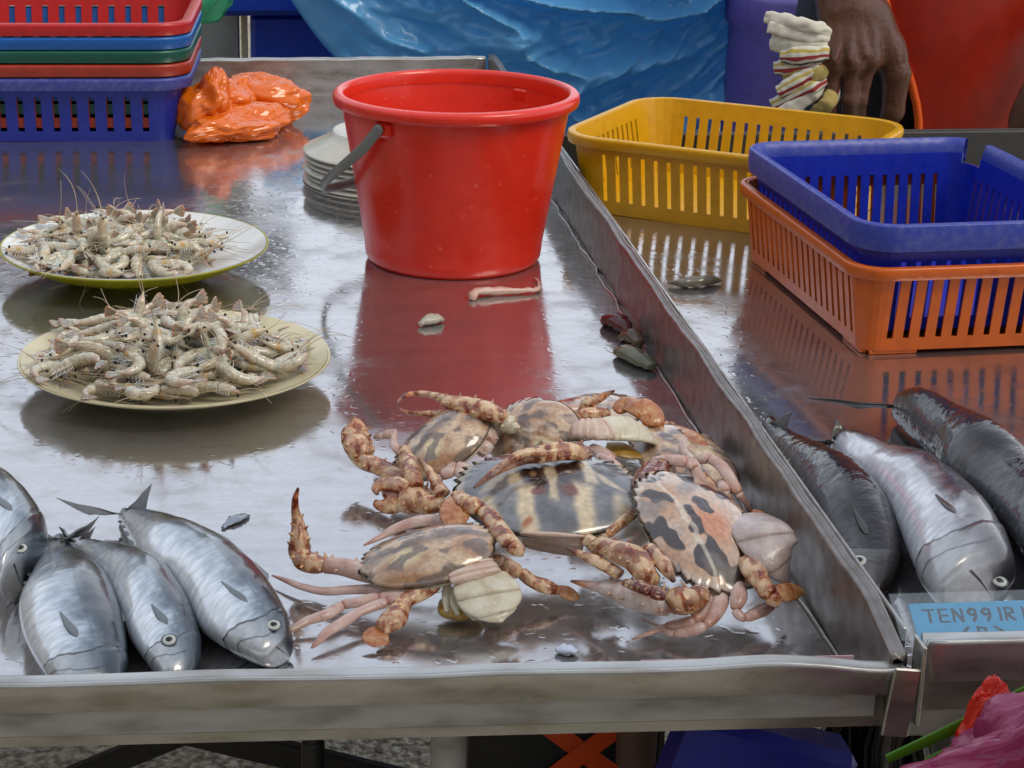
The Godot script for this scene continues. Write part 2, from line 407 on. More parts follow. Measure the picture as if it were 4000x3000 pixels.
func shell(sd: int, freq: float, stops: Array, tile: float, rough: float) -> StandardMaterial3D:
	var m := mat(Color(1, 1, 1), rough)
	m.albedo_texture = tex_from(ramp_image(noise(sd, freq * 0.7, 5), 256, stops))
	m.vertex_color_use_as_albedo = true
	m.uv1_triplanar = true; m.uv1_world_triplanar = true; m.uv1_scale = Vector3.ONE * tile
	m.normal_enabled = true; m.normal_texture = bumps; m.normal_scale = 0.6
	m.subsurf_scatter_enabled = true; m.subsurf_scatter_strength = 0.02
	m.clearcoat_enabled = true; m.clearcoat = 0.35; m.clearcoat_roughness = 0.18
	return m
var FISH := [
{"st":[-0.3805,0.8096,-1.571,0.0156,0.0096,-0.1347,-0.9909,-0.3381,0.8226,-1.5287,0.0364,0.0226,-0.0383,-0.9993,-0.2825,0.8258,-1.4648,0.0416,0.0258,0.0935,-0.9956,-0.2229,0.8197,-1.3792,0.0319,0.0197,0.3545,-0.9351,-0.1858,0.8265,-1.3047,0.0428,0.0265,0.2733,-0.9619,-0.1605,0.8256,-1.2484,0.0412,0.0256,0.31,-0.9507,-0.153,0.8206,-1.2198,0.0332,0.0206,0.3845,-0.9231,-0.1552,0.8083,-1.2141,0.0133,0.0083,0.4796,-0.8775],"tail":[],"eye":[-0.154,0.8351,-1.2141,-0.0242,0.9983,0.0537]},
{"st":[-0.1381,0.804,-1.305,0.0048,0.0029,0.8827,-0.4699,-0.1344,0.8077,-1.27,0.0128,0.0077,0.9469,-0.3215,-0.1283,0.814,-1.2247,0.0233,0.014,0.8752,-0.4838,-0.1229,0.8187,-1.1806,0.0311,0.0187,0.9028,-0.43,-0.1164,0.8196,-1.1455,0.0326,0.0196,0.9228,-0.3852,-0.109,0.818,-1.112,0.03,0.018,0.9533,-0.302,-0.102,0.815,-1.084,0.025,0.015,0.9601,-0.2796,-0.0968,0.8108,-1.0623,0.018,0.0108,0.9396,-0.3424,-0.0959,0.804,-1.0558,0.0066,0.004,0.9777,-0.2101],"tail":[[-0.136,0.812,-1.2842,-0.1287,0.82,-1.2655,-0.1068,0.83,-1.2788,-0.1175,0.82,-1.2685],[-0.136,0.812,-1.2842,-0.1389,0.81,-1.2889,-0.1565,0.806,-1.3188,-0.1459,0.806,-1.2887]],"eye":[]},
{"st":[-0.1248,0.804,-1.2982,0.0054,0.0033,0.7674,-0.6411,-0.1094,0.8075,-1.2691,0.0121,0.0075,0.6635,-0.7482,-0.0893,0.8146,-1.2261,0.0235,0.0146,0.4651,-0.8853,-0.0747,0.8185,-1.1884,0.0299,0.0185,0.4894,-0.872,-0.0647,0.8185,-1.1565,0.0299,0.0185,0.5594,-0.8289,-0.0568,0.8163,-1.1313,0.0263,0.0163,0.7021,-0.7121,-0.05,0.813,-1.1077,0.0209,0.013,0.7686,-0.6397,-0.0443,0.8091,-1.0871,0.0146,0.0091,0.7619,-0.6477,-0.0421,0.804,-1.0759,0.0053,0.0033,0.7742,-0.6329],"tail":[[-0.1222,0.814,-1.2765,-0.1176,0.82,-1.2697,-0.1097,0.822,-1.2817,-0.1129,0.818,-1.2693],[-0.1229,0.812,-1.2787,-0.1268,0.82,-1.2654,-0.1354,0.82,-1.2876,-0.1296,0.814,-1.272]],"eye":[-0.0524,0.8233,-1.0976,-0.1416,0.983,0.1169]},
{"st":[-0.0955,0.8042,-1.3444,0.0069,0.0042,0.3875,-0.9219,-0.0838,0.8092,-1.3165,0.0154,0.0092,0.4733,-0.8809,-0.062,0.8168,-1.2627,0.028,0.0168,0.5692,-0.8222,-0.0376,0.8192,-1.2225,0.032,0.0192,0.6248,-0.7808,-0.0218,0.8198,-1.1841,0.033,0.0198,0.6665,-0.7455,-0.0109,0.819,-1.1516,0.0317,0.019,0.7407,-0.6719,0.002,0.8151,-1.1268,0.0252,0.0151,0.7494,-0.6621,0.0137,0.81,-1.1089,0.0167,0.01,0.6084,-0.7936,0.0207,0.804,-1.1103,0.0057,0.0034,0.5927,-0.8054],"tail":[[-0.0945,0.81,-1.3305,-0.0982,0.812,-1.3272,-0.1428,0.818,-1.3438,-0.1181,0.812,-1.3256],[-0.0947,0.81,-1.3331,-0.0903,0.814,-1.3298,-0.0732,0.83,-1.3389,-0.077,0.816,-1.3244]],"eye":[0.0117,0.8235,-1.1144,0.0403,0.9981,-0.047]},
{"st":[0.4175,0.8091,-1.4879,0.0146,0.0091,0.6267,-0.7793,0.4199,0.8109,-1.4439,0.0176,0.0109,0.7291,-0.6844,0.4222,0.8173,-1.381,0.028,0.0173,0.7435,-0.6688,0.4252,0.8213,-1.3288,0.0344,0.0213,0.7935,-0.6086,0.4259,0.8216,-1.2848,0.0348,0.0216,0.8265,-0.563,0.4259,0.8169,-1.2522,0.0272,0.0169,0.9605,-0.2782,0.422,0.8123,-1.2215,0.0198,0.0123,0.9876,0.1568,0.4162,0.8089,-1.1949,0.0144,0.0089,0.9998,-0.02,0.4093,0.804,-1.1739,0.0058,0.0036,0.993,-0.1183],"tail":[[0.413,0.816,-1.4723,0.4163,0.82,-1.4702,0.4317,0.83,-1.4687,0.4251,0.82,-1.4566],[0.413,0.816,-1.4723,0.4089,0.816,-1.4725,0.4026,0.812,-1.4836,0.4045,0.812,-1.466]],"eye":[0.4079,0.818,-1.2039,-0.4536,0.8908,-0.0257]},
{"st":[0.4636,0.8086,-1.4533,0.0144,0.0086,0.4988,-0.8667,0.4701,0.8135,-1.4264,0.0224,0.0135,0.6342,-0.7732,0.4808,0.8147,-1.394,0.0245,0.0147,0.8641,-0.5034,0.4852,0.8209,-1.343,0.0349,0.0209,0.8177,-0.5756,0.4846,0.8237,-1.2886,0.0395,0.0237,0.8303,-0.5573,0.4813,0.8252,-1.2427,0.0421,0.0252,0.8583,-0.5132,0.4762,0.8251,-1.1999,0.0419,0.0251,0.876,-0.4824,0.4724,0.8232,-1.1605,0.0386,0.0232,0.8542,-0.52,0.4811,0.8115,-1.1515,0.0192,0.0115,0.8904,-0.4551],"tail":[[0.459,0.814,-1.4407,0.4518,0.82,-1.4281,0.4355,0.814,-1.4405,0.4527,0.812,-1.4323],[0.4598,0.814,-1.4435,0.4544,0.82,-1.4336,0.4621,0.83,-1.4509,0.469,0.82,-1.4385]],"eye":[0.4848,0.8239,-1.154,0.1263,0.9898,-0.0652]},
{"st":[0.5347,0.814,-1.5218,0.0161,0.01,0.5342,-0.8453,0.5366,0.8228,-1.4807,0.0303,0.0188,0.4915,-0.8709,0.5435,0.8254,-1.4251,0.0345,0.0214,0.6657,-0.7462,0.5427,0.83,-1.3666,0.0419,0.026,0.7804,-0.6253,0.555,0.8246,-1.3314,0.0333,0.0206,0.9128,-0.4084,0.5557,0.8235,-1.2724,0.0314,0.0195,0.9001,-0.4358,0.5487,0.8228,-1.2141,0.0303,0.0188,0.9099,-0.4148,0.5415,0.8207,-1.1652,0.0269,0.0167,0.8588,-0.5123,0.5426,0.8134,-1.1465,0.0151,0.0094,0.8038,-0.595],"tail":[[0.5274,0.82,-1.5007,0.5219,0.824,-1.4945,0.4515,0.83,-1.4997,0.496,0.818,-1.5047],[0.5293,0.82,-1.5068,0.5305,0.824,-1.5048,0.5488,0.82,-1.5373,0.5469,0.82,-1.5215]],"eye":[0.5416,0.8304,-1.1534,0.0021,1,-0.0014]},
]
var CRABS := [
{"label":"crab with dark cross-patterned shell in the middle of the pile","car":[[0.2061,0.846,-1.266],[0.02,0.22,-1],[0,1,0.3],0.124,0.104,0.0135,0.0108,0],"limbs":[
["claw","f",0.75,[0.2338,0.866,-1.2917,0.0067,0.2171,0.87,-1.2863,0.0081,0.2006,0.87,-1.2804,0.0074,0.1888,0.868,-1.2794,0.0056,0.17,0.864,-1.2682,0.0037,0.1513,0.858,-1.2507,0.0012]],
["claw_finger","f",0.8,[0.2032,0.874,-1.2726,0.0036,0.1891,0.876,-1.2694,0.0036,0.1768,0.873,-1.2632,0.0029,0.1614,0.868,-1.2457,0.0011]],
["claw_arm","r",0.8,[0.2252,0.858,-1.3211,0.0059,0.2334,0.86,-1.31,0.0086,0.238,0.854,-1.3061,0.0073,0.2435,0.846,-1.3072,0.0053]],
["walking_leg","p",0.6,[0.2492,0.852,-1.3244,0.0034,0.2573,0.852,-1.3075,0.0045,0.2613,0.85,-1.2909,0.0042,0.2624,0.846,-1.2798,0.0034,0.255,0.838,-1.2639,0.0039,0.2417,0.826,-1.2462,0.0017]],
["walking_leg","m",0.7,[0.2704,0.84,-1.2583,0.0045,0.2548,0.84,-1.237,0.005,0.2378,0.834,-1.2208,0.0045,0.2315,0.828,-1.2208,0.0022]],
["paddle_leg","m",0.6,[0.1768,0.84,-1.185,0.0053,0.1694,0.844,-1.1853,0.0075,0.1637,0.846,-1.2062,0.0067,0.1588,0.848,-1.2278,0.0067,0.1552,0.848,-1.2376,0.006,0.1463,0.85,-1.2431,0.0083,0.1386,0.85,-1.2609,0.0037]],
["paddle","o",0.16,[0.1449,0.85,-1.2656,0.0022,0.139,0.848,-1.2458,0.0097,0.1357,0.844,-1.2312,0.0097,0.1346,0.84,-1.2192,0.0022]],
["paddle_leg","m",0.65,[0.2225,0.834,-1.2192,0.0045,0.2262,0.836,-1.2029,0.0067,0.2343,0.834,-1.1956,0.0067,0.244,0.832,-1.1974,0.0045]],
["walking_leg","p",0.6,[0.1724,0.84,-1.3313,0.0028,0.1623,0.834,-1.3306,0.0045,0.1483,0.834,-1.3422,0.0056,0.1381,0.83,-1.3418,0.0045,0.1312,0.82,-1.3425,0.0028]],
["walking_leg","p",0.55,[0.1585,0.83,-1.2293,0.0045,0.1337,0.834,-1.2475,0.0062,0.1149,0.834,-1.2509,0.005,0.0985,0.83,-1.249,0.0039,0.0857,0.826,-1.2421,0.0022,0.0748,0.824,-1.2343,0.0008]],
["walking_leg","p",0.6,[0.1412,0.83,-1.3416,0.0034,0.1496,0.836,-1.3454,0.0062,0.1588,0.834,-1.3362,0.0056,0.1637,0.828,-1.3239,0.0034]],
["walking_leg","m",0.6,[0.1499,0.83,-1.3091,0.0028,0.1561,0.834,-1.2938,0.005,0.1621,0.834,-1.2858,0.0034]],
["walking_leg","p",0.6,[0.2693,0.84,-1.3264,0.0034,0.2585,0.838,-1.2997,0.005,0.2549,0.832,-1.2783,0.0039,0.2483,0.824,-1.2725,0.0017]],
],"plates":[
["b",0.1,3,[0.1998,0.84,-1.2101,0.0218,0.2002,0.834,-1.2145,0.0218,0.2013,0.827,-1.22,0.0211,0.2023,0.82,-1.2253,0.0195]],
]},
{"label":"orange-blotched crab by the steel rail, pale tail flap turned to the rail","car":[[0.2986,0.842,-1.2063],[-1,0.05,0.28],[-0.12,1,0.42],0.114,0.08,0.0135,0.0108,1],"limbs":[
["claw","F",0.62,[0.2652,0.82,-1.1343,0.0059,0.2565,0.824,-1.1366,0.0111,0.2443,0.824,-1.1476,0.0118,0.2342,0.822,-1.1608,0.0089,0.224,0.82,-1.1698,0.0044,0.2164,0.818,-1.1788,0.003,0.2096,0.816,-1.1878,0.001]],
["claw_finger","f",0.6,[0.2373,0.832,-1.1603,0.0043,0.2311,0.834,-1.1671,0.005,0.2219,0.836,-1.1773,0.0047,0.2144,0.836,-1.1877,0.0029,0.2078,0.836,-1.1953,0.001]],
["claw_crest","r",0.7,[0.2582,0.834,-1.1215,0.003,0.2497,0.837,-1.1238,0.0053,0.2427,0.837,-1.1334,0.0053,0.2358,0.835,-1.1433,0.003]],
["claw_arm","m",0.85,[0.2898,0.824,-1.1495,0.0053,0.2794,0.826,-1.1353,0.0099,0.2697,0.826,-1.1317,0.0106,0.2628,0.824,-1.1281,0.0059]],
["claw","m",0.7,[0.2277,0.84,-1.1961,0.0059,0.2363,0.842,-1.1776,0.0089,0.2465,0.842,-1.1638,0.0104,0.2514,0.838,-1.1508,0.0089,0.2589,0.832,-1.1507,0.0052]],
["claw_finger","f",0.7,[0.2584,0.844,-1.1787,0.0043,0.2612,0.844,-1.1608,0.0058,0.2646,0.84,-1.15,0.005,0.2686,0.834,-1.1438,0.0014]],
["walking_leg","p",0.6,[0.3029,0.82,-1.1701,0.0034,0.2915,0.818,-1.1475,0.005,0.2789,0.814,-1.1299,0.0045,0.262,0.808,-1.133,0.0034,0.2503,0.806,-1.1277,0.0017,0.2391,0.804,-1.1244,0.0007]],
["walking_leg","p",0.6,[0.3064,0.822,-1.1656,0.0034,0.2991,0.818,-1.145,0.0056,0.2852,0.812,-1.1257,0.0045,0.2657,0.807,-1.1249,0.0034,0.2594,0.806,-1.1372,0.0017,0.2504,0.805,-1.1509,0.0007]],
["walking_leg","p",0.6,[0.3162,0.826,-1.1694,0.0039,0.3123,0.822,-1.1484,0.0056,0.3085,0.816,-1.1384,0.0039,0.3134,0.812,-1.1353,0.0039,0.3254,0.812,-1.1439,0.0048,0.3349,0.814,-1.1495,0.0034]],
["paddle_leg","m",0.65,[0.3211,0.836,-1.1734,0.006,0.3235,0.834,-1.1602,0.0083,0.3265,0.83,-1.1495,0.0067,0.3311,0.824,-1.1411,0.0075,0.3372,0.82,-1.1389,0.0037]],
["paddle","o",0.2,[0.3318,0.822,-1.1432,0.003,0.3406,0.822,-1.1491,0.0075,0.351,0.82,-1.157,0.0067,0.3582,0.818,-1.1577,0.0011]],
["walking_leg","p",0.6,[0.2956,0.858,-1.2956,0.0045,0.3062,0.858,-1.2897,0.005,0.3122,0.854,-1.2889,0.005,0.3149,0.846,-1.272,0.0034]],
["paddle","o",0.2,[0.345,0.836,-1.2517,0.003,0.3503,0.832,-1.2486,0.0067,0.3567,0.826,-1.2452,0.0053,0.3568,0.824,-1.2378,0.0015]],
["claw_arm","r",0.9,[0.3001,0.846,-1.3097,0.0059,0.2858,0.852,-1.2899,0.0112,0.2754,0.85,-1.2667,0.0119,0.2717,0.844,-1.2562,0.0079]],
],"plates":[
["g",0.3,3,[0.3331,0.844,-1.2212,0.0172,0.3359,0.846,-1.1952,0.0203,0.34,0.84,-1.1767,0.0195,0.3451,0.83,-1.1722,0.014,0.3514,0.818,-1.1719,0.0039]],
]},
{"label":"tan crab at the pile's front with its round cream tail flap opened out","car":[[0.1157,0.832,-1.196],[-0.14,0.25,-1],[-0.16,1,0.62],0.088,0.058,0.013,0.0104,2],"limbs":[
["claw_arm","p",0.8,[0.1006,0.818,-1.189,0.0046,0.0896,0.82,-1.1896,0.0073,0.0736,0.82,-1.1991,0.0076,0.0593,0.82,-1.2088,0.0069,0.0485,0.818,-1.216,0.0066]],
["claw_arm","m",0.9,[0.0495,0.818,-1.2182,0.0059,0.042,0.818,-1.2185,0.0079,0.0338,0.818,-1.2235,0.0073,0.0302,0.82,-1.2283,0.0053]],
["claw","f",0.8,[0.0347,0.818,-1.2234,0.0067,0.0312,0.822,-1.2307,0.0078,0.0313,0.83,-1.2335,0.0067,0.0306,0.838,-1.2387,0.0048,0.0288,0.848,-1.2393,0.003,0.0287,0.858,-1.2372,0.0022,0.0308,0.866,-1.2373,0.001]],
["walking_leg","p",0.55,[0.099,0.818,-1.1698,0.0039,0.0838,0.814,-1.1855,0.0045,0.0623,0.81,-1.194,0.0039,0.0459,0.807,-1.1991,0.0034,0.0314,0.806,-1.2096,0.0028,0.0223,0.806,-1.2189,0.0022,0.0122,0.805,-1.2305,0.0007]],
["walking_leg","p",0.55,[0.0987,0.818,-1.1656,0.0039,0.0811,0.814,-1.1728,0.005,0.0665,0.812,-1.1704,0.0039,0.0575,0.81,-1.1709,0.0045,0.047,0.809,-1.1601,0.0045,0.0334,0.807,-1.1547,0.0034,0.0243,0.805,-1.1481,0.0022,0.0179,0.804,-1.1435,0.0007]],
["walking_leg","p",0.55,[0.1003,0.818,-1.1634,0.0039,0.0861,0.814,-1.1663,0.005,0.0676,0.811,-1.1579,0.0039,0.0591,0.81,-1.1492,0.0042,0.046,0.808,-1.136,0.0034,0.0404,0.806,-1.1285,0.0025,0.0354,0.804,-1.1221,0.0008]],
["paddle_leg","m",0.6,[0.1192,0.828,-1.1837,0.006,0.1158,0.824,-1.1752,0.0097,0.1063,0.818,-1.1694,0.0075,0.0977,0.816,-1.1636,0.006,0.0934,0.814,-1.1555,0.0067,0.0881,0.812,-1.1436,0.0083,0.0787,0.809,-1.1362,0.0053]],
["paddle","o",0.16,[0.0825,0.809,-1.14,0.003,0.0776,0.807,-1.1324,0.0083,0.0755,0.805,-1.1268,0.0083,0.0743,0.804,-1.1221,0.0022]],
["paddle_leg","m",0.6,[0.1559,0.828,-1.1996,0.006,0.1644,0.826,-1.1924,0.0083,0.1767,0.82,-1.1939,0.006,0.1836,0.816,-1.1891,0.0053,0.1926,0.813,-1.1864,0.006,0.2019,0.81,-1.1859,0.0037]],
["paddle","o",0.16,[0.1985,0.811,-1.1883,0.0022,0.2056,0.809,-1.1857,0.0053,0.2108,0.807,-1.1832,0.0045,0.2146,0.806,-1.1809,0.0015]],
],"plates":[
["b",0.2,4,[0.1398,0.836,-1.1893,0.014,0.1405,0.834,-1.1826,0.0156,0.1421,0.831,-1.176,0.0172,0.1442,0.828,-1.1694,0.0179]],
["k",0.24,3,[0.1485,0.827,-1.1757,0.0172,0.1501,0.822,-1.165,0.0218,0.1533,0.816,-1.1525,0.0203,0.156,0.812,-1.1443,0.0109,0.1575,0.809,-1.1413,0.0023]],
["y",0.4,1,[0.1319,0.81,-1.1787,0.0125,0.1356,0.808,-1.1701,0.0172,0.1401,0.806,-1.1616,0.0094]],
["k",0.3,1,[0.1269,0.822,-1.1768,0.0023,0.125,0.816,-1.1706,0.0031,0.1245,0.809,-1.1603,0.0016]],
["k",0.3,1,[0.131,0.82,-1.1724,0.0023,0.1293,0.814,-1.1683,0.0031,0.1315,0.808,-1.1579,0.0016]],
["k",0.3,1,[0.1372,0.818,-1.1615,0.0023,0.1362,0.812,-1.1596,0.0031,0.1418,0.807,-1.1522,0.0016]],
]},
{"label":"pale tan crab at the pile's back, one open claw pointing to the plates","car":[[0.1449,0.838,-1.3919],[-0.55,0.1,-0.8],[-0.05,1,0.95],0.08,0.058,0.014,0.0112,2],"limbs":[
["claw","f",0.75,[0.189,0.858,-1.3868,0.0059,0.1777,0.86,-1.3971,0.0096,0.1642,0.86,-1.4086,0.0096,0.1525,0.86,-1.4186,0.0074,0.1433,0.86,-1.4334,0.0037,0.1315,0.858,-1.4461,0.0028,0.1197,0.856,-1.4475,0.0021,0.1119,0.855,-1.4324,0.0007]],
["claw_finger","f",0.75,[0.1616,0.85,-1.4224,0.0043,0.1485,0.85,-1.4199,0.0047,0.1359,0.85,-1.4221,0.0032,0.1248,0.848,-1.4298,0.0023,0.118,0.847,-1.4376,0.0016,0.1141,0.846,-1.4491,0.0007]],
["claw_arm","c",0.9,[0.1976,0.848,-1.3864,0.004,0.1949,0.85,-1.3901,0.0073,0.1897,0.854,-1.3916,0.0079,0.1843,0.856,-1.3986,0.0053]],
["claw_arm","s",0.8,[0.174,0.848,-1.4179,0.0053,0.1778,0.846,-1.3957,0.0079,0.1763,0.84,-1.3821,0.0073,0.1694,0.834,-1.3749,0.004]],
["claw","f",0.7,[0.0877,0.824,-1.399,0.0081,0.0818,0.828,-1.4065,0.0111,0.0794,0.834,-1.4207,0.0111,0.0797,0.84,-1.4259,0.0074,0.0778,0.846,-1.4314,0.0015]],
["claw_arm","m",0.75,[0.0778,0.822,-1.4105,0.0059,0.0854,0.822,-1.3955,0.0086,0.0951,0.822,-1.3836,0.0079,0.1045,0.822,-1.369,0.0079,0.1125,0.822,-1.352,0.0053]],
["claw","f",0.65,[0.1276,0.824,-1.304,0.0089,0.1183,0.824,-1.3122,0.0141,0.107,0.824,-1.3206,0.0141,0.0986,0.82,-1.315,0.0089,0.0909,0.818,-1.3202,0.0044,0.0894,0.818,-1.3281,0.0015]],
["claw_finger","f",0.65,[0.1126,0.832,-1.3166,0.0058,0.103,0.832,-1.3224,0.0079,0.0944,0.83,-1.3278,0.0065,0.0892,0.828,-1.325,0.0036,0.0898,0.826,-1.3192,0.0011]],
["claw_arm","m",0.8,[0.1367,0.828,-1.2965,0.0059,0.1298,0.827,-1.2966,0.0079,0.1222,0.826,-1.2994,0.0086,0.1175,0.826,-1.3022,0.0053]],
["walking_leg","m",0.75,[0.1132,0.84,-1.3765,0.005,0.1143,0.84,-1.3509,0.0067,0.1155,0.838,-1.3283,0.0067,0.1184,0.834,-1.314,0.005]],
["claw_finger","f",0.8,[0.1358,0.834,-1.2975,0.0058,0.1311,0.838,-1.3115,0.0043,0.1273,0.842,-1.3258,0.0032,0.1208,0.846,-1.338,0.001]],
["walking_leg","p",0.6,[0.1127,0.824,-1.4517,0.0034,0.104,0.822,-1.4513,0.005,0.098,0.818,-1.4591,0.0034]],
["walking_leg","p",0.6,[0.1111,0.834,-1.4313,0.0017,0.1078,0.834,-1.4013,0.0034,0.1117,0.832,-1.3829,0.0034]],
],"plates":[
]},
{"label":"tan crab at the back of the pile on its side with a ribbed cream tail","car":[[0.2148,0.838,-1.3942],[-0.85,-0.15,-0.35],[-0.25,1,1.1],0.064,0.072,0.013,0.0104,3],"limbs":[
["walking_leg","p",0.55,[0.2518,0.842,-1.3672,0.0045,0.2606,0.84,-1.3576,0.005,0.2683,0.836,-1.3533,0.0039]],
["walking_leg","p",0.55,[0.1914,0.834,-1.368,0.0039,0.1838,0.83,-1.373,0.0034,0.1755,0.822,-1.371,0.0022]],
],"plates":[
["b",0.45,5,[0.2414,0.852,-1.3764,0.0101,0.2482,0.853,-1.3734,0.0109,0.2562,0.853,-1.3715,0.0117,0.265,0.852,-1.3737,0.0125]],
["k",0.35,1,[0.2642,0.852,-1.3753,0.0133,0.2761,0.852,-1.3776,0.0148,0.286,0.85,-1.3795,0.014]],
["k",0.35,1,[0.285,0.85,-1.3796,0.014,0.2944,0.846,-1.3838,0.0133,0.3034,0.838,-1.3898,0.0086,0.3076,0.832,-1.3935,0.0023]],
["y",0.3,1,[0.2656,0.838,-1.374,0.0062,0.2781,0.836,-1.3728,0.0094,0.2885,0.832,-1.3769,0.0078,0.2927,0.828,-1.3812,0.0023]],
]},
{"label":"crab mostly hidden at the back of the pile with a round orange paddle held up","car":[[0.2657,0.824,-1.4789],[-0.5,0,-0.8],[0,1,0.1],0.11,0.075,0.012,0.0096,3],"limbs":[
["claw","f",0.7,[0.2629,0.846,-1.4346,0.0052,0.2598,0.85,-1.4364,0.0052,0.2669,0.854,-1.4344,0.0041,0.2745,0.858,-1.4356,0.003,0.2811,0.862,-1.4337,0.001]],
["paddle","o",0.3,[0.2818,0.846,-1.4305,0.0045,0.291,0.85,-1.4348,0.0083,0.2979,0.852,-1.4257,0.0105,0.3058,0.848,-1.4206,0.0112,0.3087,0.842,-1.412,0.0083,0.3081,0.836,-1.4129,0.003]],
["walking_leg","p",0.6,[0.2025,0.834,-1.4708,0.0028,0.2129,0.84,-1.4666,0.0045,0.2244,0.844,-1.463,0.0045,0.2291,0.842,-1.457,0.0034]],
["walking_leg","m",0.6,[0.2264,0.846,-1.4622,0.0028,0.228,0.846,-1.4427,0.0039,0.2302,0.842,-1.4346,0.0034]],
["walking_leg","p",0.5,[0.2106,0.836,-1.4489,0.0045,0.2307,0.838,-1.4519,0.0062,0.2508,0.84,-1.455,0.005,0.2645,0.84,-1.4575,0.0028]],
["claw_arm","m",0.8,[0.2474,0.844,-1.4252,0.004,0.2571,0.846,-1.4254,0.0059,0.2683,0.846,-1.428,0.0053,0.2774,0.844,-1.4299,0.0033]],
],"plates":[
]},
{"label":"pink-legged crab against the steel rail behind the orange-blotched one","car":[[0.3255,0.826,-1.376],[-0.9,0,0.3],[-0.2,1,0.3],0.1,0.07,0.012,0.0096,3],"limbs":[
["paddle","o",0.2,[0.3171,0.836,-1.4094,0.0037,0.3243,0.838,-1.4037,0.0083,0.3317,0.838,-1.3883,0.0097,0.3371,0.834,-1.3779,0.0075,0.3392,0.83,-1.3766,0.0022]],
["walking_leg","m",0.6,[0.3211,0.826,-1.4483,0.0028,0.3301,0.826,-1.4542,0.0034,0.3348,0.824,-1.4499,0.0017]],
["claw_finger","s",0.8,[0.3162,0.85,-1.3151,0.0043,0.3117,0.854,-1.3188,0.0036,0.3113,0.858,-1.3252,0.0029,0.3149,0.862,-1.3286,0.0009]],
["walking_leg","p",0.6,[0.285,0.854,-1.3064,0.0034,0.2967,0.856,-1.3007,0.005,0.31,0.856,-1.2973,0.005,0.3128,0.854,-1.2915,0.0045,0.3142,0.848,-1.2827,0.0039,0.3187,0.84,-1.2788,0.0022]],
["walking_leg","p",0.6,[0.3226,0.846,-1.325,0.0039,0.331,0.848,-1.3222,0.0056,0.3376,0.846,-1.3105,0.005,0.3405,0.842,-1.2963,0.005,0.3441,0.836,-1.2846,0.0045,0.3499,0.828,-1.2857,0.0028,0.354,0.822,-1.2845,0.0011]],
["walking_leg","p",0.6,[0.3346,0.84,-1.2962,0.0039,0.3337,0.838,-1.2829,0.0045,0.3394,0.83,-1.284,0.0034]],
["walking_leg","m",0.6,[0.3233,0.84,-1.3128,0.0039,0.326,0.838,-1.3016,0.0045,0.3296,0.836,-1.2906,0.0034]],
],"plates":[
]},
]
var HAND := [0.8237,1.04,-2.71,0.8199,0.9958,-2.69,0.043,0.034,0.8199,0.9958,-2.69,0.8208,0.9691,-2.68,0.034,0.03,0.801,0.9929,-2.69,0.8052,0.9645,-2.68,0.026,0.026,0.8394,0.9926,-2.69,0.8388,0.9643,-2.68,0.026,0.026,0.8068,0.9645,-2.68,0.7876,0.896,-2.666,0.024,0.0165,0.8158,0.9648,-2.678,0.8037,0.8938,-2.66,0.024,0.0175,0.8286,0.9647,-2.678,0.8254,0.8955,-2.658,0.024,0.018,0.842,0.9643,-2.68,0.8525,0.899,-2.664,0.025,0.018,0.8565,0.9588,-2.684,0.8861,0.9023,-2.68,0.026,0.022,0.8081,0.9566,-2.66,0.7962,0.9033,-2.642,0.005,0.005,0.8173,0.9567,-2.659,0.8175,0.9036,-2.639,0.005,0.005,0.8274,0.9533,-2.66,0.8411,0.9087,-2.645,0.005,0.0045,0.806,0.9501,-2.662,0.7818,0.9055,-2.648,0.0045,0.0045,0.7839,0.8929,-2.666,0.7834,0.8506,-2.662,0.0092,0.0082,0.7834,0.8506,-2.662,0.7951,0.8118,-2.686,0.0082,0.0074,0.7951,0.8118,-2.686,0.8066,0.7967,-2.711,0.0074,0.0062,0.8024,0.8906,-2.66,0.7992,0.8468,-2.656,0.0106,0.0095,0.7992,0.8468,-2.656,0.8137,0.8031,-2.68,0.0095,0.0086,0.8137,0.8031,-2.68,0.8254,0.7879,-2.705,0.0086,0.0071,0.8257,0.8924,-2.658,0.8261,0.8453,-2.654,0.0112,0.01,0.8261,0.8453,-2.654,0.8378,0.8,-2.678,0.01,0.009,0.8378,0.8,-2.678,0.8497,0.7848,-2.703,0.009,0.0075,0.852,0.8958,-2.664,0.8431,0.8456,-2.66,0.0103,0.0092,0.8431,0.8456,-2.66,0.8522,0.8051,-2.684,0.0092,0.0083,0.8522,0.8051,-2.684,0.8643,0.7899,-2.709,0.0083,0.0069,0.882,0.9119,-2.68,0.8946,0.8777,-2.674,0.024,0.019,0.8946,0.8777,-2.674,0.8952,0.8258,-2.676,0.019,0.015,0.8952,0.8258,-2.676,0.8893,0.7953,-2.69,0.015,0.011]

# ---------------------------------------------------------------- steel tables
# an edge rail: the profile [across, height] is drawn along x from x0 to x1; dent(x) bends it
func rail(prof: Array, x0: float, x1: float, n: int, place: Callable, dent: Callable) -> MB:
	var mb := MB.new()
	var k := prof.size()
	for i in n + 1:
		var x: float = lerp(x0, x1, float(i) / n)
		var d: Vector2 = dent.call(x)
		for j in k:
			var h: float = clamp(prof[j].y / 0.06, 0.0, 1.0)
			var q: Vector2 = prof[j] + d * h * h
			mb.add(place.call(x, q))
	mb.sheet(n + 1, k, true, 0)
	for e in [0, n]:
		var c := Vector3.ZERO
		for j in k: c += mb.v[e * k + j]
		var ci := mb.add(c / k)
		for j in k:
			if e == 0: mb.tri(ci, (j + 1) % k, j)
			else: mb.tri(ci, e * k + j, e * k + (j + 1) % k)
	return mb

